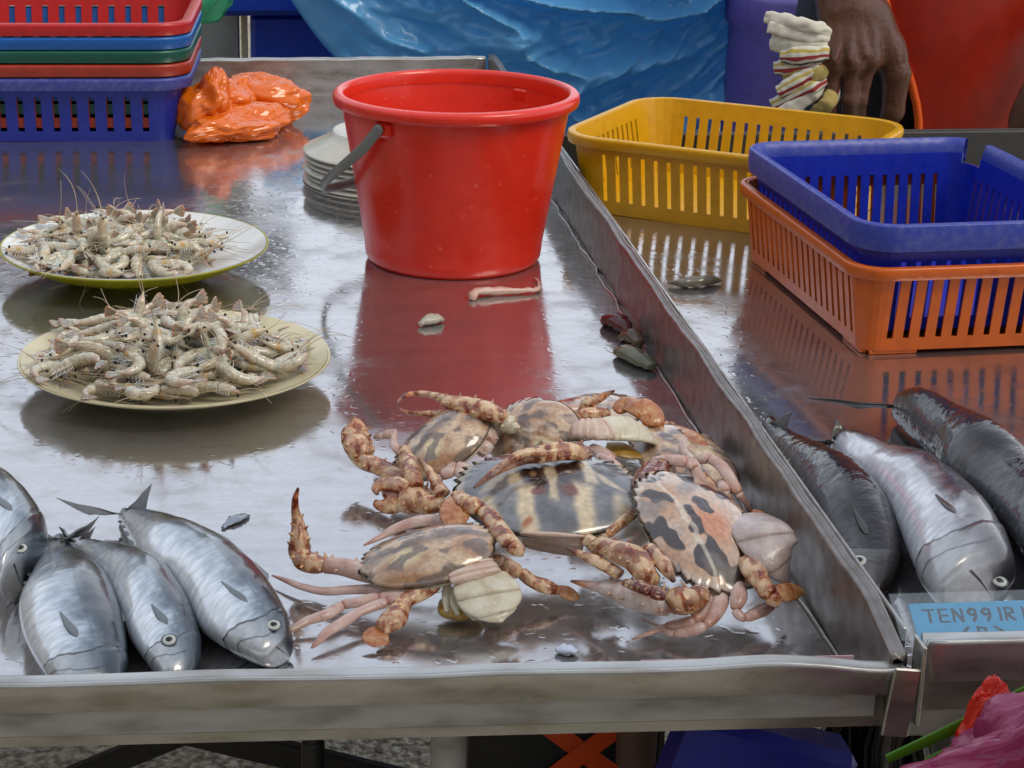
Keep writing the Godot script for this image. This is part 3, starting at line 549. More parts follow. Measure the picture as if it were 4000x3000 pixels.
func rim_profile(h: float, flange: float, lip: float) -> Array:
	var t := 0.0016
	return [Vector2(0, -0.002), Vector2(0, h - 0.003), Vector2(0.001, h - 0.0008), Vector2(0.003, h), Vector2(flange - 0.005, h - 0.0005), Vector2(flange - 0.0032, h - 0.0022), Vector2(flange - 0.0022, h - 0.0004), Vector2(flange - 0.0008, h + 0.0004), Vector2(flange + 0.0006, h - 0.0006), Vector2(flange + 0.001, h - 0.003),
		Vector2(flange + 0.0012, h - lip), Vector2(flange + 0.0012 - t, h - lip), Vector2(flange - t - 0.001, h - 0.006), Vector2(0.004, h - 0.004), Vector2(t, h - 0.006), Vector2(t, -0.002)]

func table_top(x0: float, x1: float, z0: float, z1: float, sd: int) -> MB:
	var mb := MB.new()
	var nz := 110
	var nx := 90
	var n := noise(sd, 3.0, 2)
	for i in nx + 1:
		for j in nz + 1:
			var x: float = lerp(x0, x1, float(i) / nx)
			var z: float = lerp(z0, z1, float(j) / nz)
			mb.add(Vector3(x, TY + n.get_noise_2d(x, z) * 0.0007 - 0.0003, z), Color.WHITE, Vector2(x, z))
	mb.sheet(nx + 1, nz + 1, false, 0)
	var f := mb.v.size()
	for i in nx + 1:
		for j in nz + 1:
			mb.add(mb.v[i * (nz + 1) + j] - Vector3(0, 0.0015, 0), Color.WHITE, mb.uv[i * (nz + 1) + j])
	var first := mb.idx.size()
	mb.sheet(nx + 1, nz + 1, false, f)
	for t in range(first, mb.idx.size(), 3):
		var q := mb.idx[t + 1]
		mb.idx[t + 1] = mb.idx[t + 2]; mb.idx[t + 2] = q
	return mb

func tables() -> void:
	var wob := noise(71, 6.0, 3)
	var t := thing("steel_table", "long wet stainless steel table with raised rims holding the crabs and the red bucket", "table")
	part("table_top", table_top(-1.25, 0.366, -2.965, -1.018, 72), M.wet_steel, t)
	# front rim, bent near its corner
	part("front_rim", rail(rim_profile(0.045, 0.0135, 0.018), -1.25, 0.374, 220, func(x, q): return Vector3(x, TY + q.y, -1.0185 + q.x),
		func(x): return Vector2(wob.get_noise_1d(x * 0.8) * 0.0025, wob.get_noise_1d(x * 0.8 + 9.0) * 0.0028 + 0.0035 * exp(-pow((x - 0.30) / 0.035, 2.0)) - 0.006 * exp(-pow((x - 0.365) / 0.03, 2.0)))), M.rim_steel, t)
	part("side_rim", rail(rim_profile(0.060, 0.009, 0.012), -1.012, -2.966, 260, func(z, q): return Vector3(0.366 + q.x, TY + q.y, z),
		func(z): return Vector2(wob.get_noise_1d(z * 0.7) * 0.0028, wob.get_noise_1d(z * 0.9 + 5.0) * 0.0022 - 0.014 * exp(-pow((z + 1.0) / 0.05, 2.0)))), M.rail_steel, t)
	part("back_rim", rail(rim_profile(0.055, 0.014, 0.014), 0.362, -1.25, 120, func(x, q): return Vector3(x, TY + q.y, -2.965 - q.x),
		func(x): return Vector2(0, wob.get_noise_1d(x * 3.0 + 30.0) * 0.0015)), M.rim_steel, t)
	part("side_rim", rail(rim_profile(0.055, 0.014, 0.014), -2.965, -1.02, 40, func(z, q): return Vector3(-1.25 - q.x, TY + q.y, z), func(_z): return Vector2.ZERO), M.rim_steel, t)
	# seams of sealant along the foot of the long rim
	var seam := MB.new()
	var pts := []
	var rr := []
	for i in 50:
		var z: float = lerp(-2.3, -1.05, i / 49.0)
		pts.append(Vector3(0.3635 + wob.get_noise_1d(z * 12.0) * 0.004, TY + 0.0008, z)); rr.append(0.0014)
	sweep(seam, pts, rr, rr, 6, 2)
	part("seam", seam, M.rim_steel, t)
	# folded corner tab
	var tab := MB.new()
	for q in [[Vector3(0.371, 0.822, -1.006), Vector3(0.016, 0.044, 0.0022), 0.10], [Vector3(0.3815, 0.832, -1.013), Vector3(0.0022, 0.052, 0.018), 0.0]]:
		tab.box(q[0] + Vector3(0, 0, 0.006), q[1], 0.0009, Basis(Vector3.FORWARD, q[2]))
	part("corner_tab", tab, M.rim_steel, t)
	var ch := MB.new()
	ch.box(Vector3(-0.444, 0.8185, -1.0148), Vector3(1.61, 0.025, 0.0034), 0.001)
	part("frame", ch, M.frame_steel, t)
	var ch2 := MB.new()
	ch2.box(Vector3(-0.445, 0.77, -2.93), Vector3(1.60, 0.045, 0.028), 0.003)
	part("frame", ch2, M.frame_steel, t)
	for q in [[Vector3(0.123, 0, -1.12), 0.0118], [Vector3(-1.1, 0, -1.3), 0.0135], [Vector3(0.30, 0, -2.75), 0.0135], [Vector3(-1.1, 0, -2.75), 0.0135]]:
		var lg := MB.new()
		tube(lg, q[0], q[0] + Vector3(0, 0.79, 0), q[1])
		part("leg", lg, M.frame_steel, t)
	for q in [[Vector3(-0.60, 0.70, -1.5), Vector3(0.62, 0.335, -1.5), 0.012], [Vector3(0.14, 0.57, -1.6), Vector3(-0.95, 0.1, -1.6), 0.011]]:
		var br := MB.new()
		var d: Vector3 = q[1] - q[0]
		br.box((q[0] + q[1]) / 2, Vector3(d.length(), q[2] * 2.0, 0.012), 0.002, Basis(Vector3.BACK, atan2(d.y, d.x)))
		part("brace", br, M.dark_iron, t)
	# right-hand table
	var u := thing("steel_table", "wet steel table beside the crab table, under the plastic crates and the dark fish", "table")
	part("table_top", table_top(0.386, 1.75, -2.45, -1.035, 73), M.wet_steel, u)
	part("front_rim", rail(rim_profile(0.050, 0.014, 0.026), 0.392, 1.75, 120, func(x, q): return Vector3(x, TY + q.y, -1.036 + q.x),
		func(x): return Vector2(wob.get_noise_1d(x * 0.8 + 50.0) * 0.002, wob.get_noise_1d(x * 0.9 + 70.0) * 0.0022)), M.rim_steel, u)
	part("back_rim", rail(rim_profile(0.045, 0.014, 0.02), 1.75, 0.39, 60, func(x, q): return Vector3(x, TY + q.y, -2.45 - q.x), func(_x): return Vector2.ZERO), M.dark_iron, u)
	var side := MB.new()
	side.box(Vector3(0.3875, TY + 0.022, -1.745), Vector3(0.003, 0.046, 1.39), 0.0008)
	part("side_rim", side, M.rim_steel, u)
	var uf := MB.new()
	uf.box(Vector3(1.07, 0.785, -1.06), Vector3(1.36, 0.024, 0.03), 0.003)
	part("frame", uf, M.frame_steel, u)
	for q in [Vector3(0.52, 0, -2.35), Vector3(1.6, 0, -1.15), Vector3(1.6, 0, -2.35)]:
		var lg := MB.new()
		tube(lg, q, q + Vector3(0, 0.79, 0), 0.014)
		part("leg", lg, M.frame_steel, u)

# ---------------------------------------------------------------- slotted plastic baskets
# opt: a, b half sizes at the foot, r corner radius, h height, taper, na, nb slots on the long (x) and short (z) sides, slots [[y0, y1]...], rim width, rim drop, notch [[side, t0, t1]]
func basket(o: Node3D, opt: Dictionary, m: Material) -> void:
	var a: float = opt.a
	var b: float = opt.b
	var r: float = opt.r
	var th := 0.0022
	var sides := [[Vector2(-a + r, b), Vector2(a - r, b), Vector2(0, 1), opt.na], [Vector2(a, b - r), Vector2(a, -b + r), Vector2(1, 0), opt.nb], [Vector2(a - r, -b), Vector2(-a + r, -b), Vector2(0, -1), opt.na], [Vector2(-a, -b + r), Vector2(-a, b - r), Vector2(-1, 0), opt.nb]]
	var stn := []   # [pos, normal, side, is_slot_to_next, notch]
	for s in 4:
		var p0: Vector2 = sides[s][0]
		var p1: Vector2 = sides[s][1]
		var n: int = sides[s][3]
		var cuts := [0.0]
		for k in n:
			var c := (k + 0.5) / n
			cuts.append(c - opt.slot_w / n * 0.5); cuts.append(c + opt.slot_w / n * 0.5)
		for k in cuts.size():
			var nt := false
			for q in opt.get("notch", []):
				if q[0] == s and cuts[k] >= q[1] and cuts[k] < q[2]: nt = true
			stn.append([p0.lerp(p1, cuts[k]), sides[s][2], s, k % 2 == 1, nt])
		var nn: Vector2 = sides[(s + 1) % 4][2]
		var cc: Vector2 = p1 - sides[s][2] * r
		for k in 6:
			var an := k / 6.0 * PI / 2
			var dv: Vector2 = (sides[s][2] as Vector2) * cos(an) + nn * sin(an)
			var ntc := false
			for q in opt.get("notch", []):
				if q[0] == s and q[2] > 1.0 and k < 6 * (q[2] - 1.0): ntc = true
			stn.append([cc + dv * r, dv, s, false, ntc])
	var cnt := stn.size()
	var place := func(st: Array, y: float, inn: float) -> Vector3:
		var q: Vector2 = st[0] + st[1] * (opt.taper * y / opt.h - inn)
		return Vector3(q.x, y, q.y)
	var walls := []
	for s in 4: walls.append(MB.new())
	var block := func(i: int, y0: float, y1: float, mb: MB) -> void:
		var p: Array = stn[i]
		var q: Array = stn[(i + 1) % cnt]
		mb.hexa([place.call(p, y0, 0.0), place.call(q, y0, 0.0), place.call(q, y1, 0.0), place.call(p, y1, 0.0), place.call(p, y0, th), place.call(q, y0, th), place.call(q, y1, th), place.call(p, y1, th)])
	var foot: float = opt.get("foot", 0.0)
	for i in cnt:
		var mb: MB = walls[stn[i][2]]
		var top: float = opt.h - (0.010 if stn[i][4] else 0.0)
		if not stn[i][3]:
			block.call(i, foot, top, mb)
		else:
			var y := foot
			for q in opt.slots:
				block.call(i, y, min(q[0], top), mb)
				y = q[1]
			if y < top: block.call(i, y, top, mb)
	for s in 4: part("wall", walls[s], m, o)
	# rim
	var rw: float = opt.rim
	var rd: float = opt.drop
	var h: float = opt.h
	var lift: float = opt.get("band", 0.0)
	var prof := [Vector2(-0.0018, h - 0.004), Vector2(-0.0012, h + lift * 0.5), Vector2(rw * 0.15, h + 0.0008 + lift), Vector2(rw * 0.8, h + 0.0006 + lift), Vector2(rw, h - 0.001 + lift), Vector2(rw + 0.0012, h - 0.004 + lift * 0.6), Vector2(rw + 0.001, h - rd), Vector2(rw - 0.0012, h - rd), Vector2(rw - 0.002, h - 0.0045), Vector2(0.001, h - 0.0055)]
	var rm := MB.new()
	for i in cnt:
		for q in prof:
			var p: Vector3 = place.call(stn[i], q.y, -q.x)
			rm.add(p)
	var k := prof.size()
	for i in cnt:
		if stn[i][4]: continue
		var i2 := (i + 1) % cnt
		for j in k:
			var j2 := (j + 1) % k
			rm.quad(i * k + j, i * k + j2, i2 * k + j2, i2 * k + j)
	part("rim", rm, opt.get("rim_mat", m), o)
	var bs := MB.new()
	var top_c := bs.add(Vector3(0, foot + th, 0))
	var bot_c := bs.add(Vector3(0, foot, 0))
	for i in cnt: bs.add(place.call(stn[i], foot + th, th))
	for i in cnt: bs.add(place.call(stn[i], foot + 0.0002, th))
	for i in cnt:
		var i2 := (i + 1) % cnt
		bs.tri(top_c, 2 + i, 2 + i2); bs.tri(bot_c, 2 + cnt + i2, 2 + cnt + i)
		bs.quad(2 + i, 2 + cnt + i, 2 + cnt + i2, 2 + i2)
	part("base", bs, m, o)
	if foot > 0.0:
		for sx in [-1, 1]:
			for sz in [-1, 1]:
				var f := MB.new()
				f.box(Vector3(sx * (a - 0.03), foot * 0.5, sz * (b - 0.004)), Vector3(0.045, foot, 0.006), 0.0006)
				f.box(Vector3(sx * (a - 0.004), foot * 0.5, sz * (b - 0.03)), Vector3(0.006, foot, 0.045), 0.0006)
				part("foot", f, m, o)

func baskets() -> void:
	var rows := [["navy", "navy blue slotted basket at the bottom of the nested stack", 0.0], ["brown_orange", "dull orange basket nested second from the bottom of the stack", 0.0185], ["green", "dark green basket nested in the middle of the stack", 0.037], ["sky_blue", "sky blue basket nested just under the red one in the stack", 0.0545], ["red_dull", "red slotted basket on top of the nested stack", 0.0725]]
	for i in rows.size():
		var q: Array = rows[i]
		var o := thing("plastic_basket", q[1], "basket", Vector3(-0.273 + i * 0.0006, TY + q[2], -2.775 - i * 0.0004), -0.05 + [0.0, 0.004, -0.003, 0.002, 0.0][i], "nested plastic baskets beside the orange bag")
		basket(o, {"a": 0.18, "b": 0.117, "r": 0.024, "h": 0.0885, "taper": 0.0145, "na": 13, "nb": 9, "slot_w": 0.36, "slots": [[0.014, 0.062]] if i < 4 else [[0.012, 0.040], [0.048, 0.074]], "rim": 0.011, "drop": 0.0155, "rim_mat": M.worn_navy if i == 0 else M[q[0]]}, M[q[0]])
	var y := thing("plastic_crate", "yellow slotted plastic crate behind the red bucket", "crate", Vector3(0.572, TY, -2.262), -0.585)
	basket(y, {"a": 0.148, "b": 0.116, "r": 0.03, "h": 0.092, "taper": 0.016, "na": 15, "nb": 12, "slot_w": 0.32, "slots": [[0.016, 0.072]], "rim": 0.007, "drop": 0.012}, M.yellow)
	var g := thing("plastic_crate", "orange slotted plastic crate with the blue one nested inside it", "crate", Vector3(0.662, TY, -1.867), 0.073)
	basket(g, {"a": 0.116, "b": 0.166, "r": 0.016, "h": 0.086, "taper": 0.012, "na": 13, "nb": 19, "slot_w": 0.38, "slots": [[0.016, 0.074]], "rim": 0.006, "drop": 0.011, "foot": 0.004}, M.orange)
	var b := thing("plastic_crate", "dark blue slotted plastic crate nested inside the orange one", "crate", Vector3(0.662, TY + 0.022, -1.867), 0.073)
	basket(b, {"a": 0.112, "b": 0.162, "r": 0.02, "h": 0.088, "taper": 0.008, "na": 13, "nb": 19, "slot_w": 0.36, "slots": [[0.012, 0.066]], "rim": 0.008, "drop": 0.010, "band": 0.014, "notch": [[1, 0.95, 1.4]], "rim_mat": M.worn_blue}, M.blue)

# ---------------------------------------------------------------- bucket and plates
func bucket() -> void:
	var o := thing("bucket", "red plastic bucket with a grey handle standing on the steel table", "bucket", Vector3(0.219, TY, -2.047))
	var b := MB.new()
	var pr := [Vector2(0.0, 0.003), Vector2(0.080, 0.003), Vector2(0.086, 0.0), Vector2(0.0905, 0.001), Vector2(0.0935, 0.006), Vector2(0.0945, 0.014)]
	for i in 13: pr.append(Vector2(lerp(0.0948, 0.1195, i / 12.0), lerp(0.02, 0.168, i / 12.0)))
	pr.append_array([Vector2(0.1178, 0.168)])
	for i in 13: pr.append(Vector2(lerp(0.1172, 0.0926, i / 12.0), lerp(0.165, 0.02, i / 12.0)))
	pr.append_array([Vector2(0.089, 0.008), Vector2(0.0, 0.006)])
	lathe(b, pr, 96)
	var body := part("body", b, M.red, o)
	var r := MB.new()
	lathe(r, [Vector2(0.1165, 0.166), Vector2(0.1172, 0.176), Vector2(0.1185, 0.1795), Vector2(0.1215, 0.1812), Vector2(0.1265, 0.180), Vector2(0.1288, 0.1775), Vector2(0.1292, 0.1735), Vector2(0.128, 0.1685), Vector2(0.1265, 0.1680), Vector2(0.1255, 0.1725), Vector2(0.121, 0.1735), Vector2(0.1198, 0.166), Vector2(0.1165, 0.166)], 96)
	part("rim", r, M.red, o)
	# two lugs and the bail hanging down the left side
	var a0 := deg_to_rad(133.0)
	var lugs := []
	for s in [0.0, PI]:
		var an: float = a0 + s
		var d := Vector3(cos(an), 0, sin(an))
		var l := MB.new()
		l.box(d * 0.1195 + Vector3(0, 0.158, 0), Vector3(0.010, 0.016, 0.020), 0.003, Basis(Vector3.UP, -an))
		part("lug", l, M.red, body)
		lugs.append(d * 0.1275 + Vector3(0, 0.160, 0))
	var hd := MB.new()
	var pts := []
	var rw := []
	var rt := []
	for i in 25:
		var t := i / 24.0
		var an: float = a0 + PI * t
		var s := sin(PI * t)
		pts.append(Vector3(cos(an), 0, sin(an)) * (0.127 + 0.016 * s) + Vector3(0, 0.160 - 0.10 * pow(s, 0.8), 0))
		rw.append(0.0028); rt.append(0.0058)
	sweep(hd, pts, rw, rt, 8, 2)
	part("handle", hd, M.grey_plastic, o)

func plate_profile(r: float, foot: float, h: float) -> Array:
	return [Vector2(0, 0.004), Vector2(foot * 0.9, 0.003), Vector2(foot, 0.0), Vector2(foot + 0.003, 0.0), Vector2(foot + 0.004, 0.004), Vector2(r * 0.80, h * 0.52), Vector2(r - 0.002, h - 0.0022), Vector2(r, h - 0.0005), Vector2(r - 0.0005, h + 0.0008), Vector2(r - 0.003, h + 0.0004), Vector2(r * 0.80, h * 0.52 + 0.003), Vector2(foot + 0.006, 0.0078), Vector2(foot * 0.9, 0.0065), Vector2(0, 0.0065)]

func plates() -> void:
	for q in [["lime plate", Vector3(-0.118, TY, -1.998), 0.1395, "cream white plate with lime green underside heaped with shrimp", "lime_plate", "white_plate", 0.033, 0.062], ["cream", Vector3(-0.066, TY, -1.652), 0.1365, "cream plate heaped with shrimp nearest to the silver fish", "cream_plate", "cream_plate", 0.0245, 0.075]]:
		var o := thing("dinner_plate", q[3], "plate", q[1])
		var h: float = q[6]
		var ft: float = q[7]
		var pr := plate_profile(q[2], ft, h)
		var und := MB.new()
		lathe(und, pr.slice(0, 9) + [Vector2(pr[8].x - 0.002, pr[8].y - 0.0012), Vector2(q[2] * 0.8, h * 0.52 + 0.0012), Vector2(ft + 0.005, 0.006), Vector2(0, 0.0052)], 96)
		part("underside", und, M[q[4]], o)
		var top := MB.new()
		lathe(top, [Vector2(0, 0.0054), Vector2(ft + 0.006, 0.0062), Vector2(q[2] * 0.8, h * 0.52 + 0.0014), Vector2(q[2] - 0.0024, h - 0.0004), Vector2(q[2] - 0.0030, h + 0.001), Vector2(q[2] * 0.80, h * 0.52 + 0.003), Vector2(ft + 0.006, 0.0078), Vector2(0.0, 0.0065)], 96)
		part("top", top, M[q[5]], o)
	# upturned stack behind the bucket
	for i in 6:
		var o := thing("dinner_plate", ["bottom plate of the upturned pale stack behind the bucket", "second plate from the bottom of the upturned stack behind the bucket", "third plate from the bottom of the upturned stack behind the bucket", "fourth plate from the bottom of the upturned stack behind the bucket", "fifth plate from the bottom of the upturned stack behind the bucket", "top plate of the upturned pale stack behind the bucket"][i], "plate", Vector3(0.184 + [0, 0.002, -0.001, 0.003, 0.001, 0.0][i], TY + 0.0255 + i * 0.0072, -2.418), 0.0, "upturned stacked plates")
		var b := MB.new()
		lathe(b, plate_profile(0.115, 0.075, 0.0245), 80)
		o.rotation.x = PI
		part("dish", b, M.grey_plate, o)

# ---------------------------------------------------------------- shrimp
func shrimp_proto(sd: int, curl: float, length: float) -> Node3D:
	var rng := RandomNumberGenerator.new()
	rng.seed = sd
	var o := Node3D.new()
	var pts := []
	var rw := []
	var rt := []
	var cols := []
	var n := 17
	var p := Vector3.ZERO
	var an := 0.0
	var prof := [0.34, 0.5, 0.64, 0.74, 0.82, 0.88, 0.92, 0.95, 0.98, 1.0, 1.02, 1.0, 0.95, 0.85, 0.66, 0.36, 0.10]
	for i in n:
		var t := float(i) / (n - 1)
		pts.append(p)
		var seg := 1.0 + (0.07 if i % 2 == 0 and i < 11 else -0.05)
		var r: float = 0.0061 * prof[i] * seg
		rw.append(r); rt.append(r * 0.86)
		var k := rng.randf_range(0.9, 1.08)
		var col := Color(0.60, 0.58, 0.48) * k
		if i < 3: col = Color(0.56, 0.48, 0.40)
		elif i > 10: col = Color(0.56, 0.50, 0.38) * k
		if i == 12 and sd % 2 == 0: col = Color(0.55, 0.36, 0.10)
		if i % 4 == 1: col = col * 0.88
		col.a = 1.0
		cols.append(col)
		an += curl / (n - 1) * (1.5 if t < 0.6 else 0.4)
		p += Vector3(cos(an), 0, sin(an)) * length / (n - 1)
	# centre it
	var c: Vector3 = pts[8] * 0.7 + pts[0] * 0.15 + pts[16] * 0.15
	for i in n: pts[i] -= c
	var b := MB.new()
	sweep(b, pts, rw, rt, 9, 2, Vector3.UP, cols)
	part("body", b, M.shrimp, o)
	var d0: Vector3 = (pts[0] - pts[1]).normalized()
	var s0 := d0.cross(Vector3.UP)
	var fan := MB.new()
	for q in [-0.5, -0.18, 0.18, 0.5]:
		var e: Vector3 = (d0 + s0 * q).normalized()
		sweep(fan, [pts[0] - d0 * 0.002, pts[0] + e * 0.006, pts[0] + e * 0.011, pts[0] + e * 0.0135], [0.0012, 0.0024, 0.0026, 0.001], [0.0006, 0.0005, 0.0005, 0.0003], 6, 2, Vector3.UP, [Color(0.45, 0.36, 0.28), Color(0.46, 0.37, 0.30), Color(0.42, 0.28, 0.22), Color(0.34, 0.18, 0.14)])
	part("tail_fan", fan, M.shrimp, o)
	var h: Vector3 = pts[14]
	var hd: Vector3 = (pts[16] - pts[14]).normalized()
	var hs := hd.cross(Vector3.UP)
	for s in [-1, 1]:
		var ey := MB.new()
		sweep(ey, [h + hd * 0.004 + Vector3(0, 0.0028 * s, 0), h + hd * 0.0046 + Vector3(0, 0.0044 * s, 0)], [0.0011, 0.0013], [0.0011, 0.0013], 6, 1, Vector3.RIGHT)
		part("eye", ey, M.eye_black, o)
	for s in [-1, 1]:
		var fe := MB.new()
		var l := rng.randf_range(0.02, 0.06)
		var bend := rng.randf_range(-0.8, 0.8)
		var up := rng.randf_range(-0.1, 0.45)
		var fp := []
		var fr := []
		for i in 8:
			var t := i / 7.0
			fp.append(h + hd * (0.006 + l * t) + hs * bend * l * t * t + Vector3(0, l * up * sin(t * 2.4) * 0.6 + 0.001 * s, 0)); fr.append(lerp(0.00042, 0.00022, t))
		sweep(fe, fp, fr, fr, 4, 2, Vector3.UP)
		part("feeler", fe, M.feeler, o)
	var lg := MB.new()
	for i in 5:
		var q: Vector3 = pts[9 + i]
		for s in [-1, 1]:
			var dn := hs * (1.0 if curl > 0 else -1.0)
			sweep(lg, [q, q + dn * 0.007 + Vector3(0, 0.002 * s, 0) + hd * 0.003, q + dn * 0.010 + Vector3(0, 0.002 * s, 0) + hd * 0.009], [0.0006, 0.0004, 0.0002], [0.0006, 0.0004, 0.0002], 4, 2, Vector3.UP)
	part("leg_fringe", lg, M.shrimp, o)
	return o

func shrimps() -> void:
	var m := mat(Color(1, 1, 1), 0.24)
	m.vertex_color_use_as_albedo = true
	m.subsurf_scatter_enabled = true; m.subsurf_scatter_strength = 0.35
	m.clearcoat_enabled = true; m.clearcoat = 0.6; m.clearcoat_roughness = 0.1
	m.albedo_texture = tex_from(ramp_image(noise(14, 0.03, 4), 256, [[0.0, Color(0.70, 0.62, 0.52)], [0.32, Color(0.86, 0.82, 0.74)], [0.5, Color(0.96, 0.95, 0.92)], [1.0, Color(1, 1, 1)]])); m.uv1_triplanar = true; m.uv1_scale = Vector3.ONE * 34.0
	M.shrimp = m
	M.feeler = mat(Color(0.72, 0.64, 0.52), 0.4)
	var protos := []
	for q in [[1, 0.9, 0.068], [2, 2.0, 0.066], [3, 3.0, 0.066], [4, 0.35, 0.070], [5, -1.6, 0.066], [6, -2.6, 0.064], [7, 1.3, 0.058], [8, 3.9, 0.064]]:
		protos.append(shrimp_proto(q[0], q[1], q[2]))
	var rng := RandomNumberGenerator.new()
	rng.seed = 77
	for pl in [[Vector3(-0.133, TY + 0.003, -1.994), 0.102, "raw grey-white shrimp in the heap on the lime-bottomed plate", "shrimp on the lime-bottomed plate", 0.034], [Vector3(-0.068, TY, -1.650), 0.112, "raw grey-white shrimp in the heap on the cream plate", "shrimp on the cream plate", 0.038]]:
		var at: Vector3 = pl[0]
		for layer in [[1.0, 58, 0.0], [0.88, 44, 0.30], [0.68, 30, 0.58], [0.44, 17, 0.84]]:
			for i in layer[1]:
				var fr: float = sqrt((i + 0.5) / layer[1]) * layer[0]
				var an: float = i * 2.39996 + layer[2] * 7.0 + rng.randf_range(-0.3, 0.3)
				var x: float = cos(an) * fr * pl[1]
				var z: float = sin(an) * fr * pl[1]
				var dish: float = 0.0085 + 0.012 * clamp((fr - 0.6) * 2.5, 0.0, 1.0)
				var y: float = dish + 0.0065 + layer[2] * pl[4] + rng.randf_range(0.0, 0.004)
				var o: Node3D = protos[rng.randi() % protos.size()].duplicate()
				o.name = numbered("shrimp")
				add_child(o)
				var slope: float = (-0.22 if fr > 0.6 else 0.0) if layer[2] == 0.0 else clamp(fr, 0.0, 1.0) * 0.3
				var out := Vector3(cos(an), 0, sin(an))
				var b := Basis(out.cross(Vector3.UP).normalized(), -slope + rng.randf_range(-0.10, 0.10)) * Basis(Vector3.UP, (rng.randf() * TAU) if fr < 0.72 else (-an + PI / 2 + rng.randf_range(-0.5, 0.5) + (PI if rng.randf() < 0.5 else 0.0))) * Basis(Vector3.RIGHT, rng.randf_range(-0.3, 0.3) if layer[2] < 0.5 or rng.randf() < 0.6 else rng.randf_range(1.1, 1.9))
				o.transform = Transform3D(b.scaled(Vector3.ONE * rng.randf_range(0.80, 0.98)), at + Vector3(x, y, z))
				tag(o, pl[2], "shrimp", pl[3])
	for p in protos: p.free()

# ---------------------------------------------------------------- fish
func fish_skin(kind: int) -> StandardMaterial3D:
	var w := 640
	var h := 256
	var img := Image.create(w, h, false, Image.FORMAT_RGB8)
	var n1 := noise(81 + kind, 0.02, 4)
	var n2 := noise(83 + kind, 0.07, 3)
	var back: Color = [Color(0.18, 0.22, 0.26), Color(0.12, 0.10, 0.10), Color(0.17, 0.15, 0.16)][kind]
	var flank: Color = [Color(0.66, 0.70, 0.73), Color(0.17, 0.16, 0.17), Color(0.60, 0.60, 0.62)][kind]
	var belly: Color = [Color(0.86, 0.87, 0.88), Color(0.34, 0.34, 0.35), Color(0.84, 0.84, 0.86)][kind]
	var brown := Color(0.40, 0.33, 0.33)
	for y in h:
		var d := cos(TAU * (y + 0.5) / h)
		for x in w:
			var u := (x + 0.5) / w
			var a := n1.get_noise_2d(x * 0.5, y * 1.2)
			var b := n2.get_noise_2d(x * 1.0, y * 0.5)
			var e := d + a * 0.35
			var col: Color = back.lerp(flank, smoothstep(0.50, -0.22, e)).lerp(belly, smoothstep(-0.05, -0.75, e))
			if kind >= 1:
				# dark wavy bars on the upper flank
				var bar := smoothstep(0.25, 0.75, sin(u * 120.0 + d * 5.0 + a * 6.0) * 0.5 + 0.5) * smoothstep(-0.15, 0.45, d) * smoothstep(0.80, 0.70, u)
				col = col.lerp(Color(0.17, 0.14, 0.15), bar * 0.7)
			col = col.lerp(brown, 0.35 * smoothstep(0.25, 0.6, d) * smoothstep(0.95, 0.6, d) * clamp(0.5 + a, 0.0, 1.0))
			col = col * (1.0 + b * 0.15)
			# head: duller, gill cover edge, cheek lines, mouth
			var g := 0.735 + 0.045 * (1.0 - d * d) + 0.012 * a
			if u > g:
				col = col.lerp(Color(0.55, 0.54, 0.53).lerp(back, smoothstep(-0.2, 0.7, d)), 0.45)
				var ck: float = abs(u - (g + 0.075 + 0.02 * d))
				col = col * (1.0 - 0.35 * smoothstep(0.006, 0.0, ck) * smoothstep(0.6, 0.1, d))
			col = col * (1.0 - 0.6 * smoothstep(0.007, 0.0, abs(u - g)) * smoothstep(0.75, 0.45, d))
			var mo: float = abs(d + 0.30 + (1.0 - u) * 2.0)
			if u > 0.915: col = col.lerp(Color(0.12, 0.07, 0.07), smoothstep(0.045, 0.015, mo))
			# lateral line
			col = col * (1.0 - 0.18 * smoothstep(0.03, 0.0, abs(d - 0.22 - 0.06 * sin(u * 9.0))) * smoothstep(0.75, 0.7, u))
			img.set_pixel(x, y, Color(clamp(col.r, 0, 1), clamp(col.g, 0, 1), clamp(col.b, 0, 1)))
	var m := mat(Color(1, 1, 1), 0.27, [0.42, 0.0, 0.15][kind])
	m.albedo_texture = tex_from(img)
	var bi := Image.create(512, 512, false, Image.FORMAT_L8)
	var nb := noise(88, 0.03, 4)
	for y in 512:
		for x in 512:
			bi.set_pixel(x, y, grey(clamp(0.5 + 0.5 * nb.get_noise_2d(x * 1.8, y * 0.5), 0, 1)))
	bi.convert(Image.FORMAT_RGBA8)
	bi.bump_map_to_normal_map(2.0)
	m.normal_enabled = true; m.normal_texture = tex_from(bi); m.normal_scale = [0.25, 0.6, 0.35][kind]
	m.clearcoat_enabled = kind != 1; m.clearcoat = [0.6, 0.0, 0.5][kind]; m.clearcoat_roughness = [0.12, 0.04, 0.08][kind]
	if kind == 1:
		m.roughness = 0.13; m.metallic_specular = 0.4
	return m

